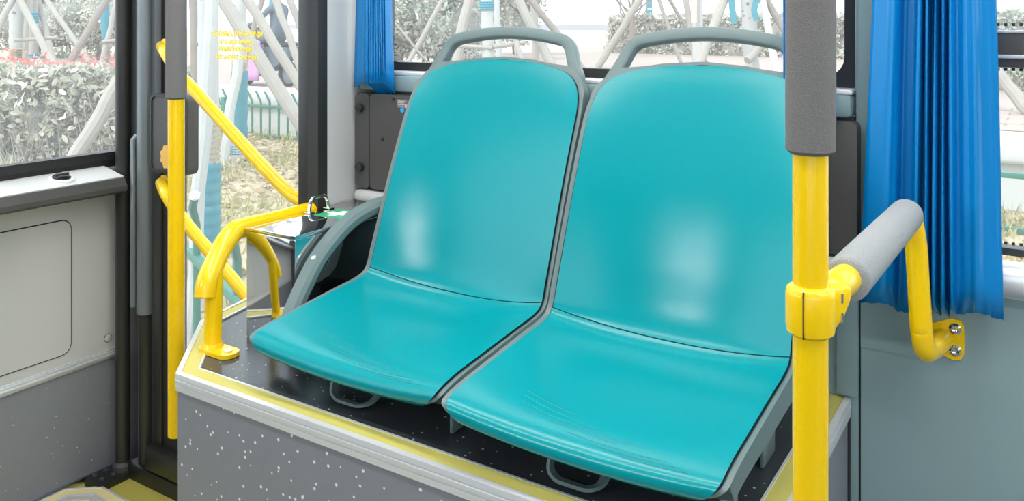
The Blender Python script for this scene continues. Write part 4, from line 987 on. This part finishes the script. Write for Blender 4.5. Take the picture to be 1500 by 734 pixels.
pr_ = thing('person', (sx+.3, sy, ZT), 'person in grey blue clothes riding the scooter with the pink quilt', 'person')
B = lambda x, y, z: (sx+x, sy+y, ZT+z)
J = [(B(.30, 0, .84), .15), (B(.30, 0, 1.02), .14), (B(.27, 0, 1.2), .16), (B(.25, 0, 1.32), .12), (B(.24, 0, 1.40), .055), (B(.22, 0, 1.50), .085), (B(.205, 0, 1.58), .085)]
E_ = [(i, i+1) for i in range(6)]
for s in (-1, 1):
    n = len(J); J += [(B(.25, s*.19, 1.30), .062), (B(.10, s*.27, 1.10), .048), (B(-.13, s*.28, 1.03), .036), (B(-.25, s*.27, 1.02), .034), (B(-.30, s*.25, 1.0), .03)]; E_ += [(3, n), (n, n+1), (n+1, n+2), (n+2, n+3), (n+3, n+4)]
    n = len(J); J += [(B(.22, s*.10, .80), .10), (B(-.12, s*.15, .76), .075), (B(-.14, s*.14, .50), .06), (B(-.12, s*.13, .36), .045), (B(-.24, s*.13, .33), .04)]; E_ += [(0, n), (n, n+1), (n+1, n+2), (n+2, n+3), (n+3, n+4)]
def sp_(c):
    z = c.z-ZT; x = c.x-sx
    return 2 if (z > 1.42 or (x < -.2 and z > .95)) else (1 if z < .9 else 0)
body = skin_body('body', J, E_, [DENIM, mat('dark_trousers', (84, 96, 110), .8), SKIN], pr_, sp_)
bm = bmesh.new(); bmesh.ops.create_icosphere(bm, subdivisions=2, radius=.112, matrix=Matrix.Translation(B(.235, 0, 1.585)))
bmesh.ops.delete(bm, geom=[v for v in bm.verts if v.co.x < sx+.17 and v.co.z < ZT+1.58], context='VERTS'); obj('hair', bm, HAIR, pr_)
bm = bmesh.new(); bmesh.ops.create_cone(bm, cap_ends=True, segments=6, radius1=.018, radius2=.006, depth=.05, matrix=Matrix.Translation(B(.112, 0, 1.525))); obj('nose', bm, SKIN, pr_)
for s in (-1, 1):
    bm = bmesh.new(); bmesh.ops.create_icosphere(bm, subdivisions=1, radius=.011, matrix=Matrix.Translation(B(.126, s*.032, 1.55))); obj('eye', bm, HAIR, pr_)
    bm = bmesh.new(); bmesh.ops.create_icosphere(bm, subdivisions=1, radius=.024, matrix=Matrix.Translation(B(.22, s*.088, 1.535)) @ Matrix.Diagonal((1, .5, 1.4, 1))); obj('ear', bm, SKIN, pr_)
    for k in range(4):
        part_tube('finger', [B(-.29, s*(.235+.018*k), 1.01), B(-.335, s*(.232+.018*k), 1.0), B(-.325, s*(.232+.018*k), .965)], [.011, .010, .008], SKIN, pr_, 6)
    part_tube('thumb', [B(-.285, s*.23, 1.0), B(-.295, s*.205, .985), B(-.315, s*.20, .975)], [.012, .010, .008], SKIN, pr_, 6)
bm = bmesh.new(); box(bm, sx+.120, sx+.13, sy-.025, sy+.025, ZT+1.478, ZT+1.486); obj('mouth', bm, mat('lips', (170, 100, 96), .5), pr_)
